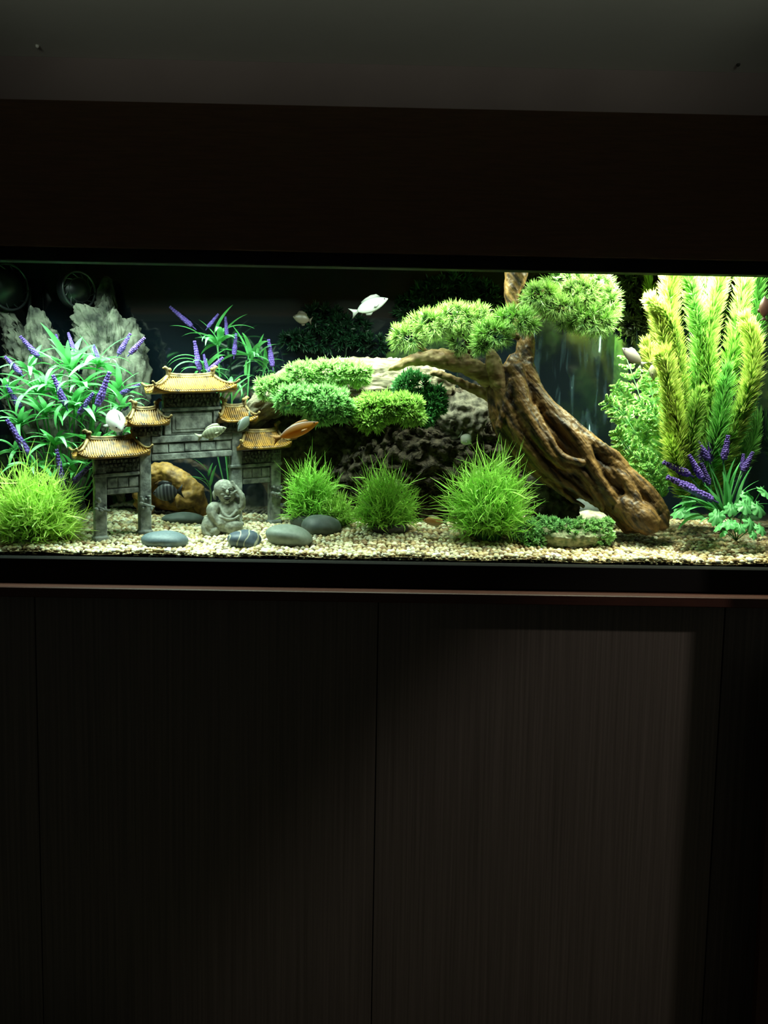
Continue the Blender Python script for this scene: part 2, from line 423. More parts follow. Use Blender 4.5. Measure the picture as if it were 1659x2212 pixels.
# ------------------------------------------------------------------ gravel
gb = empty('gravel_bed', (0, .25, Z_BOT + .001), 'cream and tan gravel bed covering the tank bottom', 'gravel')
mb = MB(); nx, ny = 180, 50
X = np.linspace(XL + .002, XR - .002, nx); Yy = np.linspace(.0095, YB - .004, ny)
v = np.array([(x, y, gz(x, y) - .0035) for y in Yy for x in X])
f = [(j * nx + i, j * nx + i + 1, (j + 1) * nx + i + 1, (j + 1) * nx + i) for j in range(ny - 1) for i in range(nx - 1)]
mb.add(v, f, (.34, .26, .13))
vv = np.array([(x, .0095, z) for z in (Z_BOT + .001, None) for x in X for z in [Z_BOT + .001 if z else gz(x, .0095) - .0035]])
mb.add(vv, [(i, i + 1, nx + i + 1, nx + i) for i in range(nx - 1)], (.26, .18, .08))
PAL = np.array([(.84, .78, .52), (.80, .74, .50), (.90, .87, .70), (.62, .50, .27), (.48, .35, .17), (.27, .17, .08), (.16, .12, .07), (.55, .52, .36)])
PW = np.array([.22, .2, .16, .15, .11, .07, .03, .06])
PWD = np.array([.10, .12, .06, .22, .2, .14, .08, .08])


def pebbles(mb, pts, rad, level, dark=None):
    n = len(pts); bv, bf = ico(level)
    s = rad[:, None] * rng.uniform(.7, 1.25, (n, 3)) * np.array([1.1, 1.0, .8])
    th = rng.uniform(0, 6.28, n); ct, st = np.cos(th), np.sin(th)
    v = bv[None] * s[:, None, :] * (1 + .10 * rng.normal(size=(n, len(bv), 1)))
    x = v[..., 0] * ct[:, None] - v[..., 1] * st[:, None]; y = v[..., 0] * st[:, None] + v[..., 1] * ct[:, None]
    v = np.stack([x, y, v[..., 2]], -1) + pts[:, None, :]
    ff = (bf[None] + (np.arange(n) * len(bv))[:, None, None]).reshape(-1, 3)
    ci = rng.choice(len(PAL), n, p=PW / PW.sum())
    if dark is not None:
        cd = rng.choice(len(PAL), n, p=PWD / PWD.sum()); ci = np.where(rng.uniform(size=n) < dark, cd, ci)
    col = PAL[ci] * rng.uniform(.82, 1.1, (n, 1))
    mb.add(v.reshape(-1, 3), ff, np.clip(np.repeat(col, len(bv), 0), 0, 1))


def darkness(x):  # dimmer light towards the middle and right, put in as browner pebbles
    return np.clip((x + .15) / .35, 0, 1) * .85 + .08


near = []; far = []
for (y0, y1, sp_, lst) in ((.014, .19, .0108, near), (.19, YB - .008, .0125, far)):
    for y in np.arange(y0, y1, sp_ * .86):
        for x in np.arange(XL + .006, XR - .006, sp_):
            xx = x + rnd.uniform(-.003, .003); yy = min(y + rnd.uniform(-.003, .003), YB - .006); yy = max(yy, .0135)
            lst.append((xx, yy, gz(xx, yy) + rnd.uniform(-.001, .0016)))
near = np.array([q for q in near]); near[:, 1] = np.maximum(near[:, 1], .0175); far = np.array(far)
singles = [i for i in range(len(near)) if .0 < near[i, 1] < .05 and -.80 < near[i, 0] < .86]
rnd.shuffle(singles); singles = singles[:285]
mask = np.ones(len(near), bool); mask[singles] = False
nn = near[mask]
pebbles(mb, nn, rng.uniform(.0048, .0082, len(nn)), 2 if False else 1, darkness(nn[:, 0]))
pebbles(mb, far, rng.uniform(.006, .0088, len(far)), 1, darkness(far[:, 0]))
fr = np.array([(x + rnd.uniform(-.002, .002), .0125 + rnd.uniform(0, .002), Z_BOT + .002 + rnd.random() * .010) for x in np.arange(XL + .006, XR - .006, .0042)])
pebbles(mb, fr, rng.uniform(.003, .0048, len(fr)), 1, np.clip(darkness(fr[:, 0]) + .5, 0, 1))
mb.build('loose_gravel', m_gravel, gb, True, stuff=True)
pm = []
for k in range(10):
    m1 = MB(); v, f = ico(1)
    v = v * np.array([rnd.uniform(1, 1.4), rnd.uniform(.9, 1.1), rnd.uniform(.6, .85)]) * (1 + .08 * rng.normal(size=(len(v), 1)))
    m1.add(v * .0070, f); me = m1.mesh('pebble'); me.materials.append(m_pebs[(0, 0, 1, 1, 3, 0, 2, 1, 0, 2)[k]]); pm.append(me)
for k, i in enumerate(singles):
    o = bpy.data.objects.new('pebble', pm[rnd.randrange(10)]); C.objects.link(o); o.parent = gb
    x, y, z = near[i]; y = max(y, .018); o.location = Vector((x, y, gz(x, y) + .0012)) - gb.location; o.rotation_euler = (rnd.uniform(-.4, .4), rnd.uniform(-.4, .4), rnd.uniform(0, 6.28)); s = rnd.uniform(.75, 1.2); o.scale = (s, s, s)


# ------------------------------------------------------------------ stones and rocks
def rock_mesh(c, r, level=5, amp=.15, fr=3.0, amp2=.04, fr2=12, seed=0, power=1.0, shape=None):
    v, f = ico(level); v = v.copy(); o = Vector((seed * 3.7, seed * 1.3, 5.1))
    if power != 1.0: v = np.sign(v) * np.abs(v) ** power
    k = np.empty(len(v))
    for i, q in enumerate(v):
        w_ = Vector(q)
        k[i] = 1 + amp * noise.noise(w_ * fr * .5 + o) * 2
    r = np.array(r, float); p = v * k[:, None] * r; nn_ = norm(p / (r * r)); rm = float(np.sort(r)[1])
    if amp2:
        d = np.array([noise.fractal(Vector(q) / rm * fr2 * .35 + o, .8, 2.0, 5) for q in p]); p = p + nn_ * (d * amp2 * min(r.min() * 1.4, rm))[:, None]
    v = p
    if shape: v = shape(v)
    return v + np.array(c, float), f


def stone(px0, px1, pyt, pyb, m, label, name='river_stone', group='smooth river stones on the gravel', rot=0.0, seed=1, amp=.05, amp2=.0, deep=.8, sink=.2, extra=None):
    """a stone that spans px0..px1 and pyt..pyb in the photograph and sits on the gravel"""
    b = G((px0 + px1) / 2, pyb - (pyb - pyt) * .12); Y = b[1] + (px1 - px0) * .5 * mpp(b[1]) * deep * .55
    if Y > .47: Y = .47
    s = mpp(Y); c = P((px0 + px1) / 2, (pyt + pyb) / 2, Y); rx = (px1 - px0) / 2 * s; rz = (pyb - pyt) / 2 * s
    v, f = rock_mesh((0, 0, 0), (rx, rx * deep, rz), 4, amp, 2.0, amp2, 9, seed)
    ca, sa = math.cos(rot), math.sin(rot); x = v[:, 0] * ca - v[:, 2] * sa; z = v[:, 0] * sa + v[:, 2] * ca; v = np.stack([x, v[:, 1], z], 1) + c
    mb = MB(); mb.add(v, f); return mb.thing(name, m, label, 'stone', group)


stone(306, 405, 1146, 1188, m_slate, 'smooth blue-grey oval stone in front of the gateway pillar', rot=R(-1), seed=1)
m_vein = mat('veined_stone', (.05, .07, .10), (.075, .10, .13), .45, 120)
nt = m_vein.node_tree; N = nt.nodes; K = nt.links
wv = N.new('ShaderNodeTexWave'); wv.inputs['Scale'].default_value = 14; wv.inputs['Distortion'].default_value = 7; wv.inputs['Detail'].default_value = 2; wv.inputs['Detail Scale'].default_value = 1.2
tcn = N.new('ShaderNodeTexCoord'); K.new(tcn.outputs['Object'], wv.inputs['Vector'])
rp = N.new('ShaderNodeValToRGB'); rp.color_ramp.elements[0].position = .93; rp.color_ramp.elements[0].color = (0, 0, 0, 1); rp.color_ramp.elements[1].position = .985
K.new(wv.outputs['Fac'], rp.inputs[0]); mx = N.new('ShaderNodeMix'); mx.data_type = 'RGBA'
bs = N['Principled BSDF']; src = bs.inputs['Base Color'].links[0].from_socket
K.new(rp.outputs[0], mx.inputs[0]); K.new(src, mx.inputs[6]); mx.inputs[7].default_value = (.36, .36, .27, 1); K.new(mx.outputs[2], bs.inputs['Base Color'])
stone(487, 567, 1146, 1189, m_vein, 'dark navy stone with a pale vein, below the monk figure', rot=R(-4), seed=2, amp=.10)
stone(574, 676, 1133, 1187, m_greenst, 'largest grey-green egg-shaped stone near the front glass', rot=R(-9), seed=3)
stone(627, 702, 1103, 1148, m_darkst, 'dark stone behind the grey-green egg-shaped stone, left of a pair', seed=4, rot=R(3))
stone(650, 739, 1112, 1163, m_darkst, 'dark rounded stone overlapping the right end of the grey-green stone', seed=5, rot=R(-4))
stone(350, 442, 1106, 1136, m_darkst, 'flat black stone in shade behind the monk figure', seed=6, deep=.6)
stone(802, 882, 1126, 1158, m_purst, 'flat purple-black stone below the middle grass tuft', seed=7, deep=.5)
stone(1195, 1305, 1078, 1124, m_darkst, 'dark flat stone under the root of the tree', seed=8, deep=.6)
stone(1246, 1347, 1106, 1150, m_mott, 'pale mottled oblong stone at the foot of the tree', seed=9, rot=R(-8), amp=.12, amp2=.1)
stone(1400, 1420, 1092, 1112, m_mott, 'small pale pebble wedged behind the foot of the tree', seed=19, amp=.1)


def rock(name, px, py, Y, rx, rz, ry, m, label, seed, amp=.18, amp2=.10, fr=3.0, fr2=14, level=5, power=1.0, rot=0.0, shape=None, cat='rock', group=None):
    s = mpp(Y); c = P(px, py, Y)
    v, f = rock_mesh((0, 0, 0), (rx * s, ry, rz * s), level, amp, fr, amp2, fr2, seed, power, shape)
    ca, sa = math.cos(rot), math.sin(rot); x = v[:, 0] * ca - v[:, 2] * sa; z = v[:, 0] * sa + v[:, 2] * ca
    v = np.stack([x, v[:, 1], z], 1) + c
    v[:, 1] = np.minimum(v[:, 1], YB - .006)
    mb = MB(); mb.add(v, f); return mb.thing(name, m, label, cat, group)


rock('rock', 246, 850, .415, 58, 205, .06, m_grayrock, 'tall pitted grey rock rising behind the purple-flowered plant', 11, .30, .20, 3.6, 20, 6, .8, R(7))
rock('rock', 108, 905, .415, 66, 195, .06, m_grayrock, 'grey-brown rock in shade below the round pump', 12, .26, .20, 3.6, 20, 6, .8, R(12))
rock('lava_rock', 945, 990, .385, 222, 140, .085, m_lava, 'wide dark brown crumbly rock behind the grass tufts', 13, .10, .30, 2.4, 34, 6, .8)


def arch_shape(v):  # a flat slab that bends down at its left end
    t = np.clip((-v[:, 0] - .10) / .15, 0, 1); v[:, 2] -= t ** 1.6 * .085
    return v


rock('slab_rock', 745, 828, .34, 232, 48, .105, m_slab, 'pale sandy slab rock arching behind the lower pine foliage', 14, .06, .12, 2.2, 16, 6, .75, R(2), arch_shape)
rock('rock', 1005, 905, .33, 66, 58, .05, m_palerock, 'pale rough rock under the left branch of the tree', 15, .14, .16, 3, 14, 5)
rock('rock', 1188, 1080, .27, 62, 66, .05, m_palerock, 'brownish rough rock between the bright grass tuft and the tree root', 16, .14, .16, 3, 14, 5)
rock('rock', 640, 960, .42, 110, 120, .05, m_lava, 'dark rock filling the hollow under the slab rock', 17, .1, .12, 3, 14, 5)

# hollow orange driftwood seen through the gateway
cw = empty('driftwood_cave', G(380, 1100), 'hollow orange-brown driftwood piece seen through the gateway arch', 'driftwood')
mb = MB()
def PT(a, scale=1.0):  # rows (px, py, Y, r_px) -> points, radii in metres
    a = np.array(a, float); return np.array([P(r[0], r[1], r[2]) for r in a]), np.array([r[3] * mpp(r[2]) for r in a])
for path in ([(300, 1075, .37, 12), (325, 1028, .37, 20), (355, 1018, .37, 20), (395, 1040, .36, 22), (430, 1066, .36, 18)],
             [(385, 1085, .35, 16), (410, 1075, .35, 20), (432, 1068, .36, 16)], [(300, 1080, .38, 16), (320, 1105, .39, 20)], [(425, 1070, .36, 18), (440, 1105, .38, 18)],
             [(300, 1060, .43, 30), (370, 1070, .44, 34), (430, 1090, .44, 24)]):
    q = smooth_path(path, 14); p, r = PT(q); tube(mb, p, r, 12)
cwm = mb.build('shell', m_cave, cw)


def organic(o, voxel, smooth=2, disp=0.0, size=.02, disp2=0.0, size2=.006, ttype='CLOUDS'):
    m = o.modifiers.new('remesh', 'REMESH'); m.mode = 'VOXEL'; m.voxel_size = voxel; m.use_smooth_shade = True
    if smooth:
        m = o.modifiers.new('smooth', 'SMOOTH'); m.factor = .5; m.iterations = smooth
    for k, (dd, ss) in enumerate(((disp, size), (disp2, size2))):
        if dd:
            tx = bpy.data.textures.new(o.name + '_relief', ttype if k == 0 else 'CLOUDS')
            tx.noise_scale = ss
            if tx.type == 'CLOUDS': tx.noise_depth = 3
            m = o.modifiers.new('relief', 'DISPLACE'); m.texture = tx; m.strength = dd; m.mid_level = .5; m.texture_coords = 'LOCAL'
    return o


organic(cwm, .003, 2, .012, .02)


# ------------------------------------------------------------------ lavender-like plants: strap leaves and purple flower spikes
def leaf_variant(L, W, bend, fold=.25, S=9):
    mb = MB(); t = np.linspace(0, 1, S + 1); ang = -bend * t ** 1.2
    x = np.concatenate([[0], np.cumsum(np.cos(ang[:-1]))]) * L / S; z = np.concatenate([[0], np.cumsum(np.sin(ang[:-1]))]) * L / S
    wd = W * .5 * np.sin(np.pi * np.clip(t, 0, 1) ** .62) ** .8 + .0006; wd[-1] = .0002
    v = np.stack([np.stack([x, wd, z + wd * fold], -1), np.stack([x, 0 * x, z], -1), np.stack([x, -wd, z + wd * fold], -1)], 1).reshape(-1, 3)
    f = []
    for i in range(S):
        for j in (0, 1): f.append((i * 3 + j, (i + 1) * 3 + j, (i + 1) * 3 + j + 1, i * 3 + j + 1))
    g = np.repeat((.72 + .38 * t)[:, None] * np.array([[1, 1, 1]]), 3, 0); g[1::3] *= 1.15
    mb.add(v, f, np.clip(g, 0, 1.2)); me = mb.mesh('leaf'); me.materials.append(m_leaf); return me


LEAVES = [leaf_variant(.10, w_, b_) for w_, b_ in ((.0135, .9), (.014, 1.5), (.013, 2.0), (.015, .5), (.0135, 1.3), (.012, .25))]
TIPLEAF = [leaf_variant(.10, .015, .5), leaf_variant(.10, .0155, .9)]


def put(me, name, loc, az, el, roll, s, root):
    o = bpy.data.objects.new(name, me); C.objects.link(o); o.parent = root
    o.location = Vector(loc) - wloc(root)
    M_ = Matrix.Rotation(az, 3, 'Z') @ Matrix.Rotation(-el, 3, 'Y') @ Matrix.Rotation(roll, 3, 'X')
    o.rotation_euler = M_.to_euler(); o.scale = (s, s, s); return o


def spike_variant(L, R0, seed):
    mb = MB(); r2 = random.Random(seed); bv, bf = ico(1); n = 12
    tube(mb, [(0, 0, -.012), (0, 0, L * .9)], .0012, 6)
    for i in range(n):
        t = i / (n - 1); rr = R0 * (1 - t * .55) * (.6 + .4 * min(1, t * 5))
        k = 6 if t < .8 else 4
        for j in range(k):
            a = 6.283 * j / k + i * .55 + r2.uniform(-.2, .2)
            s = .0028 * (1.15 - .5 * t) * r2.uniform(.85, 1.2)
            mb.add(bv * np.array([s, s, s * 1.25]) + np.array([rr * .75 * math.cos(a), rr * .75 * math.sin(a), t * L]), bf)
    me = mb.mesh('flower_spike'); me.materials.append(m_purple); return me


SPK = [spike_variant(.045, .0055, 1), spike_variant(.045, .0062, 2)]


def add_spike(root, tip, base, Y, fat=1.0, dy=0.0):
    a, b = P(*base, Y), P(*tip, Y - dy); d = Vector(b - a); L = d.length
    o = bpy.data.objects.new('flower_spike', SPK[rnd.randrange(2)]); C.objects.link(o); o.parent = root
    o.location = Vector(a) - wloc(root); o.rotation_euler = d.to_track_quat('Z', 'Y').to_euler(); s = L / .047; o.scale = (fat * (.5 + .5 * s), fat * (.5 + .5 * s), s)


def stems(root, base, ends, r=.002, m=None):
    for e_ in ends:
        mb = MB(); b = np.array(base); e_ = np.array(e_); mid = b * .5 + e_ * .5 + np.array([(b[0] - e_[0]) * .25 * 0, 0, -.0])
        mid[0] = b[0] * .35 + e_[0] * .65
        q = smooth_path([b, mid, e_], 8); tube(mb, q, r, 6, (.5, .8, .5)); mb.build('stem', m or m_stem, root)


m_stem = mat('plant_stem', (.05, .20, .06), (.08, .28, .09), .5, 60)


def rosette(root, c, n, Lpx, Y, el=(.2, 1.2), az0=0.0, azr=6.283, spread=.006):
    for k in range(n):
        az = az0 + azr * (k + rnd.uniform(-.3, .3)) / n; e_ = rnd.uniform(*el)
        s = Lpx * mpp(Y) / .10 * rnd.uniform(.75, 1.15)
        put(LEAVES[rnd.randrange(5)], 'leaf', c + np.array([rnd.uniform(-spread, spread), rnd.uniform(-spread, spread) * .6, rnd.uniform(-spread, spread)]), az, e_, rnd.uniform(-.4, .4), s, root)


def leaf_to(root, a, b, arch=.5, W=1.0, me=None):
    """one leaf from world point a towards world point b"""
    d = Vector(b) - Vector(a); L = d.length; az = math.atan2(d.y, d.x); el = math.asin(max(-1, min(1, d.z / L)))
    i = 3 if arch < .7 else (0 if arch < 1.1 else 1); bend = (.5, .9, 1.4)[(3, 0, 1).index(i)]
    o = put(me or LEAVES[i], 'leaf', a, az, el + bend * .42, 0, L / .10 * (1 + bend * .06), root); o.scale = (o.scale[0], o.scale[1] * W, o.scale[2]); return o


pa = empty('flowering_plant', G(140, 1120), 'large bushy green plant with many purple spikes left of the gateway', 'plant', 'purple-flowered plants')
ba = np.array(pa.location); ends = []
for (px, py, Y, n, L, el) in ((150, 800, .25, 19, 104, (.1, 1.2)), (210, 790, .26, 18, 100, (.0, 1.3)), (85, 850, .23, 18, 100, (.0, 1.2)), (250, 850, .25, 12, 84, (-.1, 1.1)), (160, 880, .19, 20, 96, (.0, 1.2)), (120, 850, .22, 17, 90, (.0, 1.2)), (200, 900, .2, 16, 84, (-.2, 1.0)),
                          (45, 920, .19, 13, 88, (-.1, 1.1)), (120, 960, .17, 18, 88, (-.1, 1.1)), (205, 960, .20, 14, 76, (-.1, 1.1)), (70, 1010, .16, 11, 80, (-.1, 1.1)), (165, 1030, .19, 10, 70, (.0, 1.2)), (15, 860, .26, 10, 84, (.0, 1.2)), (60, 800, .27, 10, 84, (.1, 1.2)), (262, 880, .24, 12, 72, (-.1, 1.1)), (30, 975, .17, 12, 80, (-.1, 1.1)), (140, 1010, .16, 12, 76, (-.1, 1.1)), (100, 895, .18, 12, 88, (-.1, 1.1)), (180, 835, .20, 12, 92, (.0, 1.1)), (270, 930, .30, 8, 70, (.0, 1.1))):
    c = P(px, py, Y); ends.append(c); rosette(pa, c, n, L, Y, el)
stems(pa, ba, ends)
for (tip, base_, Y) in (((43, 726), (80, 768), .24), ((121, 722), (125, 746), .28), ((147, 718), (158, 752), .27), ((313, 729), (283, 762), .20), ((282, 720), (258, 762), .30), ((10, 770), (42, 804), .22), ((114, 810), (140, 872), .14),
                        ((237, 803), (212, 872), .15), ((202, 744), (212, 776), .26), ((13, 832), (42, 878), .2), ((303, 830), (262, 850), .24), ((122, 970), (135, 1045), .12), ((14, 906), (58, 975), .13), ((200, 1000), (158, 1042), .14), ((202, 848), (172, 892), .15), ((290, 862), (268, 884), .26)):
    add_spike(pa, tip, base_, Y, 1.0)

pc = empty('flowering_plant', G(500, 1085), 'green plant with purple spikes behind the top roof of the gateway', 'plant', 'purple-flowered plants')
ends = []
for (px, py, Y, n, L, el) in ((470, 745, .40, 14, 84, (.0, 1.4)), (540, 775, .39, 14, 72, (.1, 1.5)), (440, 800, .36, 11, 72, (.1, 1.0)), (500, 830, .36, 8, 60, (.1, 1.3)), (570, 800, .42, 6, 60, (.2, 1.3))):
    c = P(px, py, Y); ends.append(c); rosette(pc, c, n, L, Y, el)
for (a, b, Y, ar) in (((463, 722), (503, 660), .38, .5), ((440, 730), (368, 706), .37, 1.0), ((425, 772), (358, 790), .3, 1.2), ((425, 780), (360, 795), .3, 1.2), ((490, 710), (550, 712), .38, 1.0), ((555, 770), (570, 722), .38, .3), ((560, 765), (600, 745), .38, 1.0),
                      ((484, 868), (545, 812), .24, .6), ((500, 870), (535, 828), .24, .5), ((470, 866), (474, 840), .24, .3), ((475, 868), (505, 826), .25, .4), ((530, 812), (532, 778), .3, .3)):
    leaf_to(pc, P(*a, Y), P(*b, Y - .02), ar)
c = P(478, 872, .245); ends.append(c)
stems(pc, np.array(pc.location), ends)
for (tip, base_, Y) in (((366, 662), (412, 702), .43), ((472, 678), (450, 706), .40), ((487, 684), (490, 722), .39), ((420, 736), (430, 796), .33), ((510, 720), (506, 764), .38), ((580, 733), (588, 788), .38), ((482, 772), (452, 800), .30), ((440, 765), (448, 800), .33)):
    add_spike(pc, tip, base_, Y, .95)

pd = empty('small_plant', G(450, 1095), 'few bright green strap leaves seen through the gateway arch', 'plant')
for (a, b, ar) in (((452, 1055), (403, 1034), 1.2), ((452, 1040), (402, 1030), .3), ((450, 1020), (418, 992), .5), ((450, 1030), (460, 1000), .4), ((455, 1050), (468, 1005), .5), ((452, 1050), (420, 1012), .5)):
    leaf_to(pd, P(*a, .30), P(*b, .28), ar)
stems(pd, np.array(pd.location), [P(452, 1040, .30)])

pr = empty('flowering_plant', G(1560, 1150), 'green plant with upright purple spikes at the right end of the tank', 'plant', 'purple-flowered plants')
for (a, b, Y, Y2, ar, W) in (((1555, 1120), (1450, 1098), .13, .10, 1.4, 1.2), ((1550, 1125), (1462, 1145), .13, .09, 1.4, 1.2), ((1555, 1115), (1440, 1060), .14, .12, .8, 1), ((1565, 1110), (1515, 1045), .14, .13, .4, 1.3), ((1568, 1100), (1545, 965), .14, .15, .3, 1.0), ((1570, 1100), (1590, 990), .13, .12, .2, 1.3),
                             ((1575, 1100), (1600, 1000), .13, .13, .4, 1.2), ((1580, 1110), (1655, 1052), .12, .09, 1.2, 1.2), ((1580, 1105), (1640, 1040), .13, .11, 1.0, 1.2), ((1555, 1130), (1510, 1130), .10, .07, 1.4, .9), ((1565, 1115), (1525, 1000), .15, .16, .4, 1.0), ((1560, 1130), (1465, 1075), .12, .08, 1.0, 1.5),
                             ((1560, 1130), (1480, 1105), .12, .07, 1.2, 1.3), ((1572, 1110), (1560, 1020), .13, .12, .3, 1.3), ((1580, 1120), (1659, 1090), .11, .08, 1.0, 1.2), ((1545, 1120), (1500, 1060), .15, .14, .6, 1.0), ((1590, 1110), (1625, 1010), .15, .15, .5, 1.0)):
    leaf_to(pr, P(*a, Y), P(*b, Y2), ar, W)
ends = [P(1565, 1115, .14), P(1535, 1080, .15), P(1600, 1080, .15)]
stems(pr, np.array(pr.location), ends, .0025)
for (tip, base_, Y) in (((1496, 942), (1528, 990), .16), ((1573, 940), (1564, 990), .14), ((1488, 982), (1514, 1030), .13), ((1432, 998), (1486, 1024), .13), ((1627, 976), (1606, 1016), .14), ((1440, 1030), (1500, 1058), .12), ((1468, 1045), (1535, 1078), .10), ((1532, 954), (1536, 995), .17), ((1606, 980), (1603, 1012), .17), ((1500, 965), (1520, 1015), .19), ((1515, 1000), (1530, 1045), .15)):
    add_spike(pr, tip, base_, Y, 1.25)
    mb = MB(); a = P(*base_, Y); tube(mb, smooth_path([a, a * .45 + ends[0] * .55 + np.array([0, 0, -.004]), ends[0]], 6), .0016, 6); mb.build('stem', m_stem, pr)


# scalloped broad leaves in the right front corner
def scallop(R0, seed):
    mb = MB(); r2 = random.Random(seed); n = 48; rings = [0, .4, .75, 1.0]; v = [(0, 0, 0)]
    for q in rings[1:]:
        for j in range(n):
            a = 6.283 * j / n; lobe = 1 - .22 * (abs(math.sin(a * 3.5)) ** 3) * q - .06 * abs(math.sin(a * 12)) * q
            if abs(((a + math.pi) % 6.283) - math.pi) > 2.8: lobe *= .55
            r_ = R0 * q * lobe; v.append((r_ * math.cos(a) + R0 * .8, r_ * math.sin(a) * .85, -.25 * R0 * q * q + .05 * R0 * math.sin(a * 7) * q))
    f = [(0, 1 + j, 1 + (j + 1) % n) for j in range(n)]
    for k in range(len(rings) - 2):
        for j in range(n): f.append((1 + k * n + j, 1 + (k + 1) * n + j, 1 + (k + 1) * n + (j + 1) % n, 1 + k * n + (j + 1) % n))
    g = np.clip(np.linspace(.8, 1.1, len(v))[:, None] * np.ones((1, 3)), 0, 1.2)
    mb.add(v, f, g); me = mb.mesh('leaf'); me.materials.append(m_leaf); return me


SC = [scallop(.016, k) for k in range(2)]
pl = empty('broad_leaf_plant', G(1590, 1172), 'low plant with scalloped round leaves in the right front corner', 'plant')
bl = np.array(pl.location) + np.array([0, 0, .004])
for (px, py, Y, s) in ((1548, 1100, .07, 1.5), (1578, 1120, .06, 1.3), (1552, 1128, .055, 1.1), (1610, 1080, .08, 1.5), (1640, 1082, .08, 1.5), (1618, 1060, .10, 1.5), (1622, 1115, .06, 1.4), (1645, 1130, .06, 1.2), (1600, 1130, .05, 1.0), (1580, 1085, .09, 1.3), (1650, 1050, .1, 1.4), (1560, 1145, .05, .8), (1630, 1145, .05, .9), (1475, 1090, .10, 1.7), (1490, 1070, .12, 1.4)):
    t = P(px, py, Y); d = Vector(t - bl); az = math.atan2(-.8, d.x * 12)
    put(SC[rnd.randrange(2)], 'leaf', t - np.array([math.cos(az) * .010, math.sin(az) * .010, 0]), az, rnd.uniform(-1.0, -.5), rnd.uniform(-.5, .5), s, pl)
    mb = MB(); m_ = bl * .4 + t * .6 + np.array([0, 0, .006]); tube(mb, smooth_path([bl, m_, t], 6), .0009, 5); mb.build('stem', m_stem, pl)


# ------------------------------------------------------------------ plastic grass tufts
def tuft(px, py, rx, h, Y, label, n=420, cb=(.02, .16, .02), ct=(.42, .80, .16), wave=.13, lean=0.0, thin=.0036, top=1.0):
    """a ball of thin blades; px, py = base, rx = half width and h = height, in pixels"""
    s = mpp(Y); b = P(px, py, Y); b[2] = min(b[2], gz(b[0], Y) + .004) if True else b[2]
    root = empty('grass_tuft', (b[0], b[1], gz(b[0], Y)), label, 'aquarium grass', 'plastic grass tufts')
    mb = MB()
    az = rng.uniform(0, 6.283, n); el = np.arcsin(rng.uniform(.03, 1, n) ** .8)
    d = np.stack([np.cos(az) * np.cos(el), np.sin(az) * np.cos(el) * .75, np.sin(el)], 1)
    ext = np.stack([d[:, 0] * rx, d[:, 1] * rx, d[:, 2] * h], 1) * s
    L = np.linalg.norm(ext, axis=1) * rng.uniform(.70, 1.05, n); dd = norm(ext + np.array([lean * rx * s, 0, 0]))
    rt = b + np.stack([rng.normal(0, .010, n), rng.normal(0, .008, n), np.zeros(n)], 1)
    up = norm(dd * .75 + np.array([0, 0, .55])); bend = (dd - up * .8) * .8 + rng.normal(0, .10, (n, 3))
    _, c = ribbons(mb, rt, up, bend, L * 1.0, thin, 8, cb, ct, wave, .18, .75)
    for t0, k in ((4, 1), (5, 1), (6, 1), (3, 1), (5, 1)):  # forks
        q = c[:, t0]; dv = norm(c[:, t0 + 1] - c[:, t0 - 1] + rng.normal(0, .9, (n, 3)) * np.linalg.norm(c[:, t0 + 1] - c[:, t0 - 1], axis=1)[:, None])
        cm = np.array(cb) * (1 - t0 / 8) + np.array(ct) * (t0 / 8)
        ribbons(mb, q, dv, rng.normal(0, .35, (n, 3)), L * rng.uniform(.2, .38, n), thin * .85, 4, cm, np.clip(np.array(ct) * 1.08, 0, 1), .08, .18, .75)
    v = np.concatenate(mb.v); lowz = gz(b[0], Y) - .002
    for i, a in enumerate(mb.v): mb.v[i][:, 2] = np.maximum(a[:, 2], lowz + .002); mb.v[i][:, 1] = np.clip(a[:, 1], .0115, YB - .008)
    mb.build('grass_blades', m_veg, root, False, stuff=True)
    mb = MB(); ball(mb, (b[0], b[1], gz(b[0], Y) + .001), (.012, .010, .006), 2); mb.build('root_ball', m_stem, root)
    return root


YG = (.46, .86, .13)
tuft(72, 1182, 120, 172, .085, 'brightest yellow-green grass tuft in the left front corner', 620, (.02, .24, .02), (.66, .94, .20), .09, 0, .0044)
tuft(672, 1100, 66, 140, .26, 'narrow green grass tuft under the orange fish', 420, (.02, .15, .02), (.38, .76, .12))
tuft(728, 1094, 46, 70, .24, 'small limp grass tuft between two larger tufts below the rocks', 200, (.04, .16, .02), (.40, .66, .12))
tuft(832, 1135, 84, 128, .19, 'middle grass tuft above the purple-black stone', 480, (.03, .18, .02), (.40, .74, .12))
tuft(1056, 1166, 108, 186, .135, 'tall bright grass tuft just left of the tree root', 640, (.03, .22, .03), (.46, .84, .15), .13)
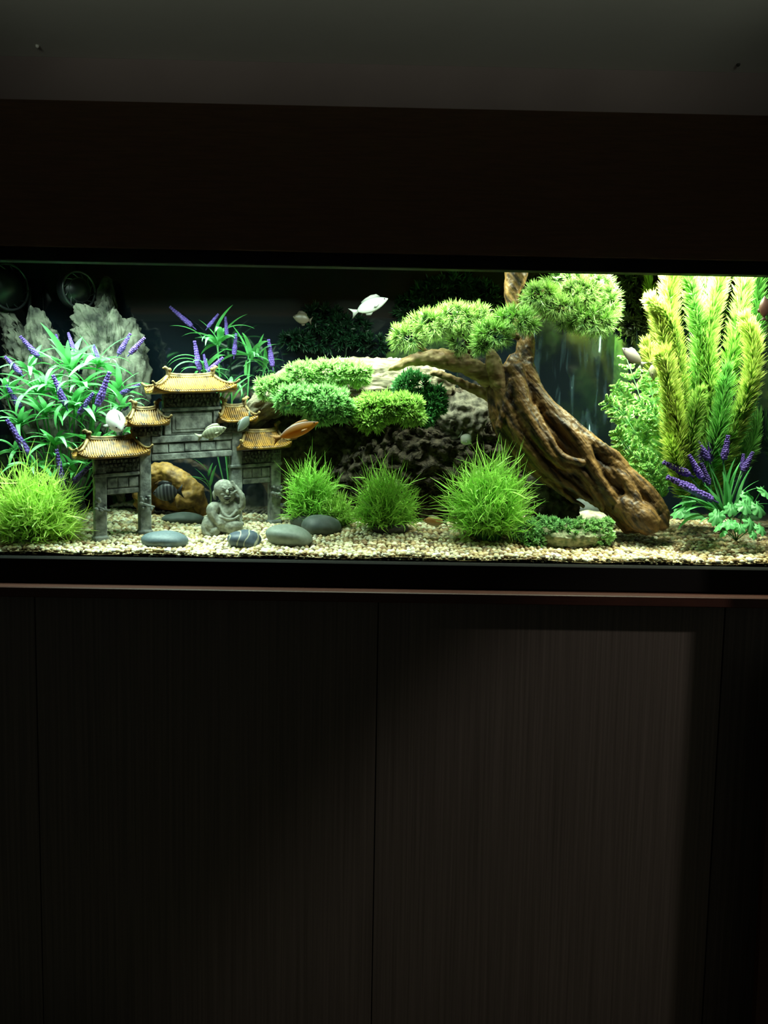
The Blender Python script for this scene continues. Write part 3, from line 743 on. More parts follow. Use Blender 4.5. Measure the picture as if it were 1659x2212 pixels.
# ------------------------------------------------------------------ the driftwood tree
tr_ = empty('bonsai_tree', G(1385, 1148), 'big gnarled brown driftwood tree with pine foliage in the middle of the tank', 'aquarium tree')
mb = MB()
for path in (
    [(1118, 560, .20, 26), (1114, 600, .20, 24), (1106, 640, .20, 16), (1118, 690, .20, 12), (1130, 740, .20, 14), (1128, 800, .20, 24)],
    [(1140, 712, .19, 10), (1142, 745, .19, 14), (1130, 800, .19, 20), (1125, 850, .19, 22)],
    [(1120, 770, .21, 20), (1108, 840, .22, 42), (1145, 915, .22, 52), (1205, 970, .22, 50), (1280, 1030, .21, 44), (1350, 1085, .19, 48), (1385, 1128, .17, 44)],
    [(1138, 790, .17, 17), (1162, 860, .165, 22), (1222, 915, .16, 21), (1290, 970, .16, 20), (1340, 1012, .155, 18), (1390, 1060, .15, 22), (1424, 1105, .145, 20), (1430, 1140, .14, 15)],
    [(1112, 790, .16, 18), (1132, 880, .145, 20), (1172, 955, .14, 17), (1212, 1000, .14, 13), (1245, 1012, .14, 11), (1272, 1036, .14, 11), (1292, 1078, .145, 9), (1302, 1104, .15, 6)],
    [(1088, 830, .17, 18), (1112, 915, .15, 18), (1152, 985, .145, 14), (1198, 1030, .145, 10), (1240, 1056, .145, 9), (1290, 1092, .15, 6)],
    [(1180, 890, .155, 15), (1248, 950, .145, 18), (1280, 1012, .14, 15), (1308, 1058, .14, 13), (1348, 1098, .14, 10)],
    [(1060, 790, .19, 16), (1070, 850, .18, 19), (1078, 905, .18, 19), (1106, 965, .175, 17), (1146, 1008, .17, 14), (1200, 1048, .17, 11), (1250, 1072, .17, 8)],
    [(1340, 1085, .15, 30), (1385, 1118, .13, 34), (1412, 1140, .12, 24)],
    [(1300, 1000, .16, 12), (1345, 1030, .14, 12), (1370, 1075, .13, 14), (1385, 1110, .12, 14)],
    [(1240, 935, .15, 12), (1285, 960, .145, 13), (1330, 985, .15, 11), (1350, 1010, .15, 12)],
    [(1150, 880, .145, 9), (1185, 945, .135, 9), (1215, 985, .13, 8), (1262, 1000, .13, 7)],
    [(1180, 1035, .16, 7), (1230, 1075, .15, 6), (1262, 1094, .15, 4)],
    [(1088, 870, .17, 14), (1070, 805, .17, 20), (1063, 768, .17, 12)],
    [(1112, 800, .15, 6), (1095, 860, .145, 7), (1076, 925, .15, 8)],
):
    q = smooth_path(path, 26); p, r = PT(q); tube(mb, p, r, 14)
OA = np.array([(1150, 780), (1172, 850), (1238, 915), (1306, 970), (1366, 1025), (1414, 1075), (1434, 1120)], float); OB = np.array([(1066, 800), (1072, 860), (1086, 925), (1124, 980), (1192, 1034), (1262, 1074), (1322, 1104)], float)
for k, f_ in enumerate((.06, .20, .30, .44, .58, .68, .80, .92)):
    q = OA * (1 - f_) + OB * f_ + np.stack([rng.normal(0, 5, 7), rng.normal(0, 5, 7)], 1); yv = .150 + .02 * abs(f_ - .5) + rng.normal(0, .004, 7)
    q = smooth_path(np.column_stack([q, yv, np.array([6, 9, 11, 11, 10, 9, 6]) * rng.uniform(.8, 1.15)]), 26); p, r = PT(q); tube(mb, p, r, 10)
mb_tr = mb.build('trunk', m_trunk, tr_)
organic(mb_tr, .0026, 1, .005, .02, .002, .005)
mb = MB()
for path in ([(1085, 840, .19, 22), (1040, 806, .18, 21), (1000, 788, .17, 20), (950, 776, .16, 19), (900, 776, .15, 14), (858, 792, .15, 8), (838, 800, .15, 4)],
             [(1010, 775, .17, 12), (960, 762, .165, 9), (930, 762, .16, 7)],
             [(1065, 860, .2, 12), (1020, 838, .2, 10), (960, 812, .2, 8), (930, 806, .2, 6)]):
    q = smooth_path(path, 18); p, r = PT(q); tube(mb, p, r, 12)
organic(mb.build('branch', m_branchw, tr_), .0028, 2, .010, .015)
q = smooth_path([(1090, 872, .165, 12), (1074, 815, .165, 20), (1064, 775, .165, 16), (1060, 757, .165, 8)], 16); p, r = PT(q); mb = MB(); tube(mb, p, r, 12)
organic(mb.build('broken_stub', m_branchw, tr_), .0026, 1, .006, .012)['label'] = 'pale broken branch stub'
for path in ([(900, 866, .17, 6), (860, 858, .16, 7), (740, 856, .16, 7), (640, 862, .16, 6), (590, 862, .16, 4)], [(860, 858, .16, 6), (830, 880, .14, 6), (800, 900, .13, 4)],
             [(1128, 705, .18, 7), (1180, 680, .17, 6), (1240, 665, .16, 6), (1300, 660, .16, 4)], [(1128, 640, .19, 6), (1190, 625, .18, 5), (1260, 610, .18, 4)], [(1120, 730, .18, 6), (1080, 715, .15, 5), (1050, 715, .13, 4)], [(930, 765, .16, 6), (900, 745, .15, 4)], [(1020, 780, .17, 6), (1000, 720, .16, 5), (960, 700, .16, 4)]):
    q = smooth_path(path, 14); p, r = PT(q); mb = MB(); tube(mb, p, r, 8); mb.build('twig', m_trunk, tr_)


def fib(n):
    i = np.arange(n) + .5; z = 1 - 2 * i / n; th = np.pi * (1 + 5 ** .5) * i; r = np.sqrt(1 - z * z)
    return np.stack([r * np.cos(th), r * np.sin(th), z], 1)


def pine_pad(blobs, label=None, nl=.027, W=.0012, cb=(.02, .14, .03), ct=(.36, .74, .20), dens=.42, per=40, broad=False, root=tr_):
    """blobs: (px, py, Y, rx_px, rz_px, ry_m); tufts of needles all over the outside of each ellipsoid"""
    mb = MB()
    for (px, py, Y, rx, rz, ry) in blobs:
        s = mpp(Y); c = P(px, py, Y); a = np.array([max(rx * s - nl * .65, .006), max(ry - nl * .4, .006), max(rz * s - nl * .55, .004)])
        areaish = (a[0] * a[2] + a[0] * a[1] + a[1] * a[2]) * 4.2
        n = max(10, int(areaish / (.0125 ** 2) * dens * (2.0 if broad else 1))); u = fib(n) + rng.normal(0, .14, (n, 3)); u = norm(u)
        ctr = c + u * a * rng.uniform(.82, 1.12, (n, 1)); nrm = norm(u / a * a.mean() + np.array([0, -.1, .25]))
        R_ = norm(nrm[:, None, :] * 1.0 + rng.normal(0, .58, (n, per, 3)))
        bad = (R_ * nrm[:, None, :]).sum(-1) < -.1; R_[bad] *= -1
        rt = np.repeat(ctr, per, 0) + rng.normal(0, .0015, (n * per, 3)); dd = R_.reshape(-1, 3)
        L = nl * rng.uniform(.7, 1.1, n * per)
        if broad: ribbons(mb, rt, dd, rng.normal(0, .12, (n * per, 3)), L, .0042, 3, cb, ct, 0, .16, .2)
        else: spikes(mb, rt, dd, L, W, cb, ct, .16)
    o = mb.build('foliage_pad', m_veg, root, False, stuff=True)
    if label: o['label'] = label
    for (px, py, Y, rx, rz, ry) in blobs[:1]:
        pass
    return o


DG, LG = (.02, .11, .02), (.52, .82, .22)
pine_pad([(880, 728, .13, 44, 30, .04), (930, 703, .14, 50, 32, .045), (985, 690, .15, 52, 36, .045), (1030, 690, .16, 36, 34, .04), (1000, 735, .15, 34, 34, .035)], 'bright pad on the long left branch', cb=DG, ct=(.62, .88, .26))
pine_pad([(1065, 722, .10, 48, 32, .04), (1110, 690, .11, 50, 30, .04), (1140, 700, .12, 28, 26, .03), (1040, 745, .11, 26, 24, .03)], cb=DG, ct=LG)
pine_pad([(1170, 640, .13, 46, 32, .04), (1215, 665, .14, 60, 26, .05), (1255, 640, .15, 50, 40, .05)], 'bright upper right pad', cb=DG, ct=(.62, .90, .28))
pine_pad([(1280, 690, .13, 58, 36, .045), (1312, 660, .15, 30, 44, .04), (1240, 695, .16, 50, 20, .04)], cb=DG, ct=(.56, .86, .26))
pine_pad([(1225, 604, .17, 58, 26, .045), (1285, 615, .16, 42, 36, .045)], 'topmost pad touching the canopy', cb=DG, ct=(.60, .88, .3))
TG = (.015, .13, .05)
pine_pad([(600, 838, .14, 50, 28, .035), (655, 812, .15, 42, 30, .035), (720, 806, .16, 60, 30, .04), (772, 808, .17, 34, 26, .035)], 'pale bluish green pad over the slab rock', .018, cb=TG, ct=(.56, .88, .30), broad=True, per=30)
pine_pad([(640, 862, .10, 50, 30, .035), (700, 870, .09, 62, 36, .04), (735, 885, .10, 36, 28, .03), (690, 900, .09, 36, 18, .03)], 'lowest bluish green pad above the orange fish', .018, cb=TG, ct=(.46, .84, .30), broad=True, per=30)
pine_pad([(815, 884, .11, 58, 36, .035), (868, 880, .11, 50, 30, .035), (800, 910, .10, 36, 22, .03), (890, 900, .12, 32, 20, .03)], None, .018, cb=DG, ct=(.54, .86, .20), broad=True, per=30)
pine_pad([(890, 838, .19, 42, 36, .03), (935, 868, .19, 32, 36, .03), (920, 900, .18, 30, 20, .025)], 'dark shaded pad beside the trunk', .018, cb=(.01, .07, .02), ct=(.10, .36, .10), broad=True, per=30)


# modelled foliage standing in for dim reflections in the back pane, darkness in its colours
for (nm, lab, bx, blobs, cb_, ct_) in (('foliage_reflection', 'dim dark green foliage reflection modelled at the back pane above the left tree branch', 985, [(890, 665, .47, 40, 34, .02), (935, 632, .47, 46, 32, .02), (990, 618, .47, 50, 28, .02), (1045, 640, .47, 40, 34, .02), (960, 680, .475, 50, 26, .02), (1060, 700, .475, 34, 40, .02)], (.004, .018, .008), (.022, .085, .035)),
                                ('foliage_reflection', 'dim dark green foliage reflection modelled at the back pane above the slab rock', 730, [(640, 735, .47, 40, 22, .02), (700, 690, .47, 50, 34, .02), (750, 715, .47, 50, 36, .02), (800, 742, .47, 44, 22, .02), (690, 740, .475, 60, 20, .02)], (.003, .014, .006), (.012, .050, .022)),
                                ('foliage_reflection', 'dim olive foliage reflection modelled at the back pane left of the feathery plant', 1385, [(1370, 625, .47, 36, 34, .02), (1400, 660, .47, 34, 40, .02), (1375, 700, .47, 34, 34, .02)], (.012, .022, .005), (.06, .085, .025))):
    b_ = P(bx, 1090, .455); b_[2] = gz(b_[0], .455); rt_ = empty(nm, b_, lab, 'plant', 'foliage reflections modelled at the back')
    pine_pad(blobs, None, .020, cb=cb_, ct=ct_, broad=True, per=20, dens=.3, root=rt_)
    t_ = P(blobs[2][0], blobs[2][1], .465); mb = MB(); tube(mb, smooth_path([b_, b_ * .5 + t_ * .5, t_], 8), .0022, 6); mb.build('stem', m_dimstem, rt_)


# mossy mound and bits of greenery in front of the tree
b = G(1222, 1184); mm = empty('mossy_mound', b, 'low pebbly mound ringed with green moss in front of the tree root', 'mossy rock')
v, f = rock_mesh((0, 0, 0), (92 * mpp(b[1]), .045, 30 * mpp(b[1])), 5, .12, 3, .12, 16, 21)
c = P(1222, 1160, b[1] + .022); mb = MB(); mb.add(v + c, f); mb.build('mound', m_moss, mm)
mb = MB(); pts = np.array([P(1180 + rnd.uniform(-30, 90), 1152 + rnd.uniform(-12, 22), b[1] - .005 + rnd.uniform(0, .02)) for _ in range(60)]); pebbles(mb, pts, rng.uniform(.002, .004, len(pts)), 1, .2); mb.build('stuck_pebbles', m_gravel, mm, True, True)
pine_pad([(1142, 1152, b[1] + .005, 34, 32, .03), (1175, 1136, b[1] + .01, 40, 22, .03), (1152, 1170, b[1] - .01, 28, 18, .02), (1215, 1134, b[1] + .01, 34, 14, .02)], None, .011, cb=(.03, .18, .06), ct=(.46, .84, .36), broad=True, per=34, root=mm)
pine_pad([(1300, 1150, b[1] + .0, 30, 32, .025), (1265, 1137, b[1] + .01, 36, 18, .02), (1240, 1148, b[1] + .0, 34, 12, .02)], None, .011, cb=(.04, .20, .05), ct=(.52, .84, .34), broad=True, per=34, root=mm)
for (px, py, r_, lab) in ((1208, 1108, 15, 'tiny green sprig left of the dark flat stone'), (1312, 1096, 28, 'small green sprig against the tree foot')):
    g_ = G(px, 1122); sp_ = empty('moss_sprig', g_, lab, 'plant')
    pine_pad([(px, py, g_[1], r_, r_ * .8, .012)], None, .012, cb=(.02, .14, .04), ct=(.10, .40, .12), broad=True, per=24, root=sp_)


# ------------------------------------------------------------------ feathery yellow plants at the right
def plume(root, path, nl=.020, n=1500, cb=(.20, .42, .04), ct=(.66, .86, .14), wdt=.0022, r=.0016, taper=.35, lab=None):
    """path rows (px, py, Y) from base to tip"""
    q = smooth_path(path, 30); p = np.array([P(*k) for k in q])
    mb = MB(); tube(mb, p, np.linspace(r, r * .5, 30), 6, (.25, .45, .1))
    nl = nl * 1.75; wdt = wdt * 1.35; t = rng.uniform(.02, 1, n) ** .9; i = np.clip((t * 29).astype(int), 0, 28); fr_ = (t * 29 - i)[:, None]
    c = p[i] * (1 - fr_) + p[i + 1] * fr_; tg = norm(p[i + 1] - p[i])
    rad = norm(np.cross(tg, rng.normal(size=(n, 3)))); d = norm(rad + tg * rng.uniform(.4, .9, (n, 1)))
    L = nl * (1 - taper * t) * rng.uniform(.75, 1.1, n); end = t > .93; d[end] = norm(d[end] + tg[end] * .8)
    ribbons(mb, c, d, tg * .25 + rng.normal(0, .06, (n, 3)), L, wdt, 3, cb, ct, 0, .14, .3)
    for k, a in enumerate(mb.v):
        mb.v[k][:, 1] = np.clip(a[:, 1], .0115, YB - .006); mb.v[k][:, 0] = np.minimum(a[:, 0], XR - .003)
    o = mb.build('frond', m_veg, root, False)
    if lab: o['label'] = lab
    return o


py_ = empty('feathery_plant', G(1500, 1110), 'tall feathery yellow-green plant filling the right end of the tank', 'plant')
yb, yt = (.09, .36, .04), (.80, .90, .22); gb_, gt_ = (.06, .30, .05), (.30, .70, .16); ob, ot = (.10, .22, .03), (.56, .62, .14)
for (path, cbb, ctt, nl, n) in (
    ([(1480, 1080, .25), (1470, 900, .22), (1450, 740, .17), (1448, 600, .14), (1455, 560, .14)], yb, yt, .024, 2600),
    ([(1490, 1080, .25), (1500, 900, .21), (1512, 740, .17), (1490, 600, .12), (1486, 550, .12)], gb_, (.50, .86, .22), .024, 2600),
    ([(1505, 1080, .25), (1535, 900, .20), (1530, 740, .16), (1555, 600, .14), (1565, 550, .14)], (.08, .36, .04), (.66, .90, .22), .024, 2600),
    ([(1515, 1080, .25), (1560, 880, .22), (1590, 720, .20), (1610, 590, .19), (1615, 550, .19)], gb_, (.50, .84, .16), .023, 2400),
    ([(1520, 1080, .25), (1590, 930, .20), (1622, 820, .16), (1626, 740, .15), (1612, 690, .15)], yb, yt, .022, 2200),
    ([(1478, 1060, .22), (1450, 960, .17), (1444, 840, .13), (1440, 765, .12)], yb, yt, .021, 1500),
    ([(1475, 1060, .22), (1455, 960, .17), (1452, 840, .15), (1425, 700, .14), (1410, 650, .13)], ob, yt, .021, 1700),
    ([(1470, 1060, .28), (1440, 900, .27), (1412, 800, .26), (1398, 745, .26)], ob, ot, .021, 1500),
    ([(1480, 1070, .22), (1470, 980, .15), (1462, 900, .13), (1455, 850, .13)], ob, (.62, .78, .14), .020, 1300),
    ([(1490, 1070, .22), (1490, 980, .16), (1500, 900, .14), (1512, 850, .13)], gb_, (.46, .66, .14), .020, 1300),
    ([(1500, 1080, .26), (1510, 900, .24), (1520, 760, .22), (1525, 640, .21), (1525, 560, .21)], gb_, gt_, .024, 2400),
    ([(1500, 1080, .24), (1560, 980, .21), (1590, 900, .19), (1620, 850, .18)], gb_, (.40, .66, .14), .020, 1400),
    ([(1500, 1080, .22), (1545, 960, .17), (1560, 880, .16), (1570, 800, .15)], gb_, gt_, .021, 1500),
    ([(1500, 1060, .25), (1570, 960, .22), (1600, 900, .20), (1628, 842, .19)], yb, (.66, .80, .16), .019, 1100),
    ([(1515, 1080, .26), (1600, 900, .26), (1632, 700, .25), (1640, 560, .24)], gb_, gt_, .022, 1700),
    ([(1478, 900, .20), (1465, 760, .16), (1440, 680, .13), (1404, 652, .12)], yb, yt, .018, 1100),
    ([(1485, 1060, .20), (1450, 860, .15), (1440, 800, .13), (1425, 770, .12)], yb, yt, .018, 1000),
    ([(1475, 1080, .20), (1468, 1030, .15), (1455, 980, .13), (1450, 950, .13)], yb, (.66, .82, .14), .018, 900),
    ([(1510, 1080, .26), (1600, 960, .30), (1640, 860, .33), (1655, 740, .36)], gb_, (.14, .40, .10), .020, 1300),
    ([(1510, 1080, .26), (1590, 1010, .26), (1625, 960, .27), (1640, 900, .28)], gb_, (.20, .44, .10), .020, 1200),
    ([(1490, 1080, .30), (1455, 880, .35), (1420, 720, .38), (1400, 600, .40)], ob, (.36, .42, .08), .020, 1500),
):
    plume(py_, path, nl, n, cbb, ctt)
mb = MB(); ball(mb, np.array(py_.location) + np.array([0, 0, .006]), (.03, .02, .014), 3); mb.build('weighted_base', m_stem, py_)


# fern-like plant right of the waterfall
def fern_frond(root, path, L0, n=11, cb=(.10, .40, .10), ct=(.62, .86, .30)):
    q = smooth_path(path, 24); p = np.array([P(*k) for k in q]); s = mpp(path[0][2]); mb = MB()
    tube(mb, p, np.linspace(.0016, .0008, 24), 6, (.3, .6, .25))
    for k in range(n):
        t = .12 + .86 * k / (n - 1); i = min(int(t * 23), 22); c = p[i]; tg = norm(p[i + 1] - p[i]); sd = norm(np.cross(tg, (0, 1, 0)))
        Lp = L0 * s * (1 - .72 * t ** 1.5) * (.6 + .4 * min(1, t * 4))
        for sg in (-1, 1):
            d = norm(sd * sg * .85 + tg * .75 + np.array([0, rnd.uniform(-.3, .3), 0]))
            m_ = 11; tt = np.linspace(.12, 1, m_); rt = c + d * (Lp * tt)[:, None]; sp2 = norm(np.cross(d, (0, 1, 0)))
            ribbons(mb, c[None], d[None], np.zeros((1, 3)), np.array([Lp]), .0030, 4, cb, ct, 0, .05, .6)
            for s2 in (-1, 1):
                dd = norm(d[None] * .8 + sp2[None] * s2 * .75 + rng.normal(0, .08, (m_, 3)))
                ribbons(mb, rt, dd, rng.normal(0, .05, (m_, 3)), Lp * .40 * (1.05 - .7 * tt), .0085, 3, cb, ct, 0, .12, .15)
    for k, a in enumerate(mb.v): mb.v[k][:, 1] = np.clip(a[:, 1], .0115, YB - .006)
    return mb.build('frond', m_veg, root, False)


pf = empty('fern_plant', G(1420, 1110), 'light green fern-like plant between the waterfall picture and the feathery plant', 'plant')
for path, L0 in (([(1430, 1060, .24), (1415, 960, .24), (1380, 850, .25), (1350, 765, .25)], 62), ([(1425, 1060, .23), (1400, 990, .22), (1350, 900, .22), (1305, 865, .21)], 56), ([(1430, 1060, .24), (1420, 950, .22), (1410, 860, .22), (1400, 800, .22)], 56),
                 ([(1430, 1060, .22), (1390, 1010, .21), (1350, 960, .21), (1330, 930, .20)], 50), ([(1430, 1070, .2), (1420, 1040, .18), (1400, 1000, .17), (1370, 985, .17)], 40), ([(1430, 1070, .22), (1440, 1000, .2), (1430, 920, .19), (1380, 870, .19)], 56),
                 ([(1430, 1080, .18), (1425, 1055, .16), (1405, 1020, .15), (1395, 1005, .15)], 26), ([(1420, 1050, .26), (1390, 950, .26), (1355, 870, .27), (1330, 830, .27)], 50)):
    fern_frond(pf, path, L0)
mb = MB(); ball(mb, np.array(pf.location) + np.array([0, 0, .005]), (.02, .015, .010), 3); mb.build('weighted_base', m_stem, pf)


# ------------------------------------------------------------------ the temple gateway
g0 = G(217, 1168); g1 = np.array(P(592, 1106, g0[1] + .195)); g1[2] = g0[2] + .026
U = g1 - g0; GL = float(np.linalg.norm(U)); U /= GL; V = norm(np.array([-U[1], U[0], 0.0]))
gate = empty('temple_gateway', g0, 'grey stone model temple gateway with gilded tiled roofs', 'aquarium ornament')


def T(v):
    v = np.asarray(v, float); return g0 + v[:, :1] * U + v[:, 1:2] * V + v[:, 2:3] * np.array([0, 0, 1.045])


PU = [0.0, GL * .238, GL * .762, GL]; GB = .030
zg = [(gz(*(g0 + u_ * U)[:2]) - g0[2] - u_ * U[2]) / 1.045 - .004 for u_ in PU]
TOPZ = (.178, .238, .238, .178)
for k, u_ in enumerate(PU):
    mb = MB(); box(mb, u_ - .0135, u_ + .0135, -.012, .012, zg[k], TOPZ[k], T=T, bev=.002)
    pil = mb.build('pillar', m_stone, gate, False)
    mb = MB(); box(mb, u_ - .017, u_ + .017, -.017, .017, zg[k], zg[k] + .016, T=T, bev=.004)
    mb.build('drum_base', m_stone, pil, False)
    mb = MB(); r2 = random.Random(k)  # small carved creature clinging to the pillar
    for j in range(9):
        a = T(np.array([(u_ + r2.uniform(-.012, .012), -.014 - r2.uniform(0, .006), .070 + r2.uniform(-.012, .022))]))[0]; ball(mb, a, (.004 * r2.uniform(.7, 1.5), .004, .004 * r2.uniform(.7, 1.5)), 2)
    tube(mb, T(np.array([(u_ - .012, -.015, .078), (u_ + .004, -.02, .070), (u_ + .019, -.018, .066)])), [.002, .0035, .002], 7)
    mb.build('carving', m_stone, pil)


def beam(u0, u1, z0, z1, t=.011, name='beam', m=None, bev=.0015):
    mb = MB(); box(mb, u0, u1, -t, t, z0, z1, T=T, bev=bev); return mb.build(name, m or m_stone, gate, False)


def panels(u0, u1, z0, z1, n, t=.0125):
    w_ = (u1 - u0) / n
    for i in range(n):
        mb = MB(); box(mb, u0 + i * w_ + .001, u0 + (i + 1) * w_ - .001, -t, t, z0 + .001, z1 - .001, T=T, bev=.0015); mb.build('stone_panel', m_stone, gate, False)


for (a, b) in ((PU[0], PU[1]), (PU[2], PU[3])):
    beam(a + .0137, b - .0137, .100, .112, .009); beam(a + .0137, b - .0137, .1125, .139, .007, 'infill'); panels(a + .014, b - .014, .114, .137, 3, .0095)
    beam(a - .016, b - .0137 if a == PU[0] else b + .016, .1395, .147, .014)
    beam(a - .01, b - .0137 if a == PU[0] else b + .01, .1475, .178, .011, 'carved_frieze', m_frieze)
a, b = PU[1] + .0137, PU[2] - .0137
beam(a, b, .168, .182, .0125); beam(a, b, .1825, .206, .008, 'infill'); panels(a + .002, b - .002, .1835, .205, 5, .0105)
beam(PU[1] - .0, PU[2] + .0, .2385, .246, .016) if False else None
beam(PU[1] + .0138, PU[2] - .0138, .2065, .222, .0135)
uc = GL / 2; hw = .066
beam(uc - hw, uc + hw, .2225, .2755, .008, 'plaque_wall'); beam(uc - hw, uc - hw + .015, .223, .2755, .012, 'plaque_post'); beam(uc + hw - .015, uc + hw, .223, .2755, .012, 'plaque_post')
beam(uc - hw + .018, uc + hw - .018, .228, .271, .0105, 'plaque'); beam(uc - hw + .026, uc + hw - .026, .234, .264, .0118, 'plaque_face')
beam(uc - hw - .004, uc + hw + .004, .276, .283, .016); beam(uc - hw, uc + hw, .2835, .3145, .013, 'carved_frieze', m_frieze)
for (c_, h_) in ((PU[1] + .005, .040), (PU[2] - .005, .040)):
    beam(c_ - h_ * .82, c_ + h_ * .82, .2385 if False else .2225, .246, .0155, 'carved_frieze', m_frieze)


def carve(u0, u1, z0, z1, t, parent=gate):  # rows of small bracket blocks on a frieze
    mb = MB(); r2 = random.Random(int(u0 * 1e4)); n = int((u1 - u0) / .0085)
    for row in range(3):
        zz = z0 + (z1 - z0) * (row + .5) / 3
        for i in range(n):
            uu = u0 + (u1 - u0) * (i + .5 + (row % 2) * .3) / n; e_ = t + .002 + row * .003
            box(mb, uu - .0026, uu + .0026, -e_, e_, zz - .0032, zz + .0030 * r2.uniform(.6, 1.2), T=T)
    mb.build('bracket_blocks', m_frieze, parent, False, stuff=True)


carve(PU[0] - .01, PU[1] - .014, .150, .177, .011); carve(PU[2] + .014, PU[3] + .01, .150, .177, .011); carve(uc - hw, uc + hw, .2855, .3135, .013)
carve(PU[1] - .027, PU[1] + .037, .226, .250, .0155); carve(PU[2] - .037, PU[2] + .027, .226, .250, .0155)


def roof(uc_, Lr, Le, D, ze, zr, up=.012, lab=None):
    """hipped tiled roof with upturned corners centred on uc_, as one part of the gateway with its own sub-parts"""
    ns, per = 9, 96
    def rp_(s, w_):  # w_ in 0..1 round the rectangle
        a = Lr + (Le - Lr) * s; b = max(D * s, .0005); tot = 4 * (Le + D); d_ = w_ * tot
        segs = ((2 * Le), (2 * D), (2 * Le), (2 * D)); k = 0
        while k < 3 and d_ > segs[k]: d_ -= segs[k]; k += 1
        f_ = d_ / segs[k] * 2 - 1
        x, y = ((f_ * a, -b), (a, f_ * b), (-f_ * a, b), (-a, -f_ * b))[k]
        cx = abs(x) / a; cy = abs(y) / b; z = ze + (zr - ze) * (1 - s) ** 1.55 + up * (min(cx, cy) if False else (cx ** 5) * (cy ** 5)) * s ** 2
        return (uc_ + x, y, z)
    mb = MB(); v = [rp_(s, j / per) for s in np.linspace(.0, 1, ns) for j in range(per)]
    f = [(i * per + j, (i + 1) * per + j, (i + 1) * per + (j + 1) % per, i * per + (j + 1) % per) for i in range(ns - 1) for j in range(per)]
    v2 = [(x, y, z - .006) for (x, y, z) in v[-per:]]; k0 = len(v); v = v + v2 + [(uc_, 0, ze - .005)]
    f += [((ns - 1) * per + j, k0 + j, k0 + (j + 1) % per, (ns - 1) * per + (j + 1) % per) for j in range(per)] + [(k0 + j, k0 + per, k0 + (j + 1) % per) for j in range(per)]
    mb.add(T(np.array(v)), f); ro = mb.build('roof', m_gold, gate)
    if lab: ro['label'] = lab
    mb = MB(); stp = .0052
    def rib(fn, s0):
        p = T(np.array([fn(s) for s in np.linspace(s0, 1.02, 7)])); tube(mb, p, .0016, 6)
    for sgn in (-1, 1):
        for x in np.arange(-Le + .006, Le - .005, stp):
            s0 = max(0.02, (abs(x) - Lr) / (Le - Lr) + .02)
            if s0 < .9:
                def fn(s, x=x, sgn=sgn):
                    s = min(s, 1.0); a = Lr + (Le - Lr) * s; z = ze + (zr - ze) * (1 - s) ** 1.55 + up * (min(abs(x) / a, 1) ** 5) * s ** 2
                    return (uc_ + x, sgn * D * s, z + .0008)
                rib(fn, s0)
        for y in np.arange(-D + .006, D - .005, stp):
            s0 = max(.05, abs(y) / D + .03)
            if s0 < .9:
                def fn(s, y=y, sgn=sgn):
                    s = min(s, 1.0); a = Lr + (Le - Lr) * s; z = ze + (zr - ze) * (1 - s) ** 1.55 + up * (min(abs(y) / (D * s), 1) ** 5) * s ** 2
                    return (uc_ + sgn * a, y, z + .0008)
                rib(fn, s0)
    mb.build('roof_tiles', m_gold, ro, True, stuff=True)
    for sx in (-1, 1):
        for sy in (-1, 1):
            pts = []
            for s in np.linspace(0, 1.10, 9):
                z = ze + (zr - ze) * (1 - min(s, 1)) ** 1.55 + up * min(s, 1) ** 2 + (max(0, s - 1)) * .05; a = Lr + (Le - Lr) * s
                pts.append((uc_ + sx * a, sy * D * s, z + .002))
            mb = MB(); tube(mb, T(np.array(pts)), np.linspace(.0042, .0028, 9), 8); mb.build('hip_ridge', m_ridge, ro)
    mb = MB(); t_ = np.linspace(-1.05, 1.05, 11); tube(mb, T(np.stack([uc_ + t_ * Lr, 0 * t_, zr + .002 + .004 * np.abs(t_) ** 3], 1)), .0036, 8); tube(mb, T(np.stack([uc_ + t_ * Lr, 0 * t_, zr - .003 + .004 * np.abs(t_) ** 3], 1)), .0050, 8)
    mb.build('main_ridge', m_ridge, ro)
    for sx in (-1, 1):
        mb = MB(); x = uc_ + sx * Lr
        tube(mb, T(np.array([(x, 0, zr - .002), (x - sx * .001, 0, zr + .008), (x + sx * .001, 0, zr + .015), (x + sx * .007, 0, zr + .020), (x + sx * .012, 0, zr + .018)])), [.006, .0055, .0052, .004, .0018], 9)
        ball(mb, T(np.array([(x - sx * .003, -.003, zr + .014)]))[0], (.005, .005, .005), 2)
        mb.build('ridge_ornament', m_ridge, ro)
    return ro


roof(.026, .050, .080, .046, .186, .222, .012, 'lower left roof')
roof(GL - .036, .042, .066, .044, .186, .222, .012, 'lower right roof')
roof(PU[1] + .004, .026, .048, 0.038, .251, .283, .010, 'left middle roof')
roof(PU[2] - .004, .026, .048, 0.038, .251, .283, .010, 'right middle roof')
roof(uc, .054, .098, .050, .321, .354, .014, 'top roof')


# ------------------------------------------------------------------ laughing monk figure
bm_ = G(490, 1156); YM = bm_[1] + .012; sM = mpp(YM); o0 = P(490, 1156, YM)
mk = empty('monk_figure', bm_, 'seated grey stone monk with laughing face before the gateway', 'statue')


def MP(x, y, d=0.0):  # statue pixel (as in the photograph) + depth towards the viewer in pixels
    p = P(x, y, YM).copy(); p[1] -= d * sM; return p


def mblob(mb, x, y, d, rx, rz, ry=None, rot=0.0):
    v, f = ico(3); ry = ry or min(rx, rz)
    w_ = v * np.array([rx, ry, rz]) * sM; ca, sa = math.cos(rot), math.sin(rot)
    w_ = np.stack([w_[:, 0] * ca - w_[:, 2] * sa, w_[:, 1], w_[:, 0] * sa + w_[:, 2] * ca], 1); mb.add(w_ + MP(x, y, d), f)


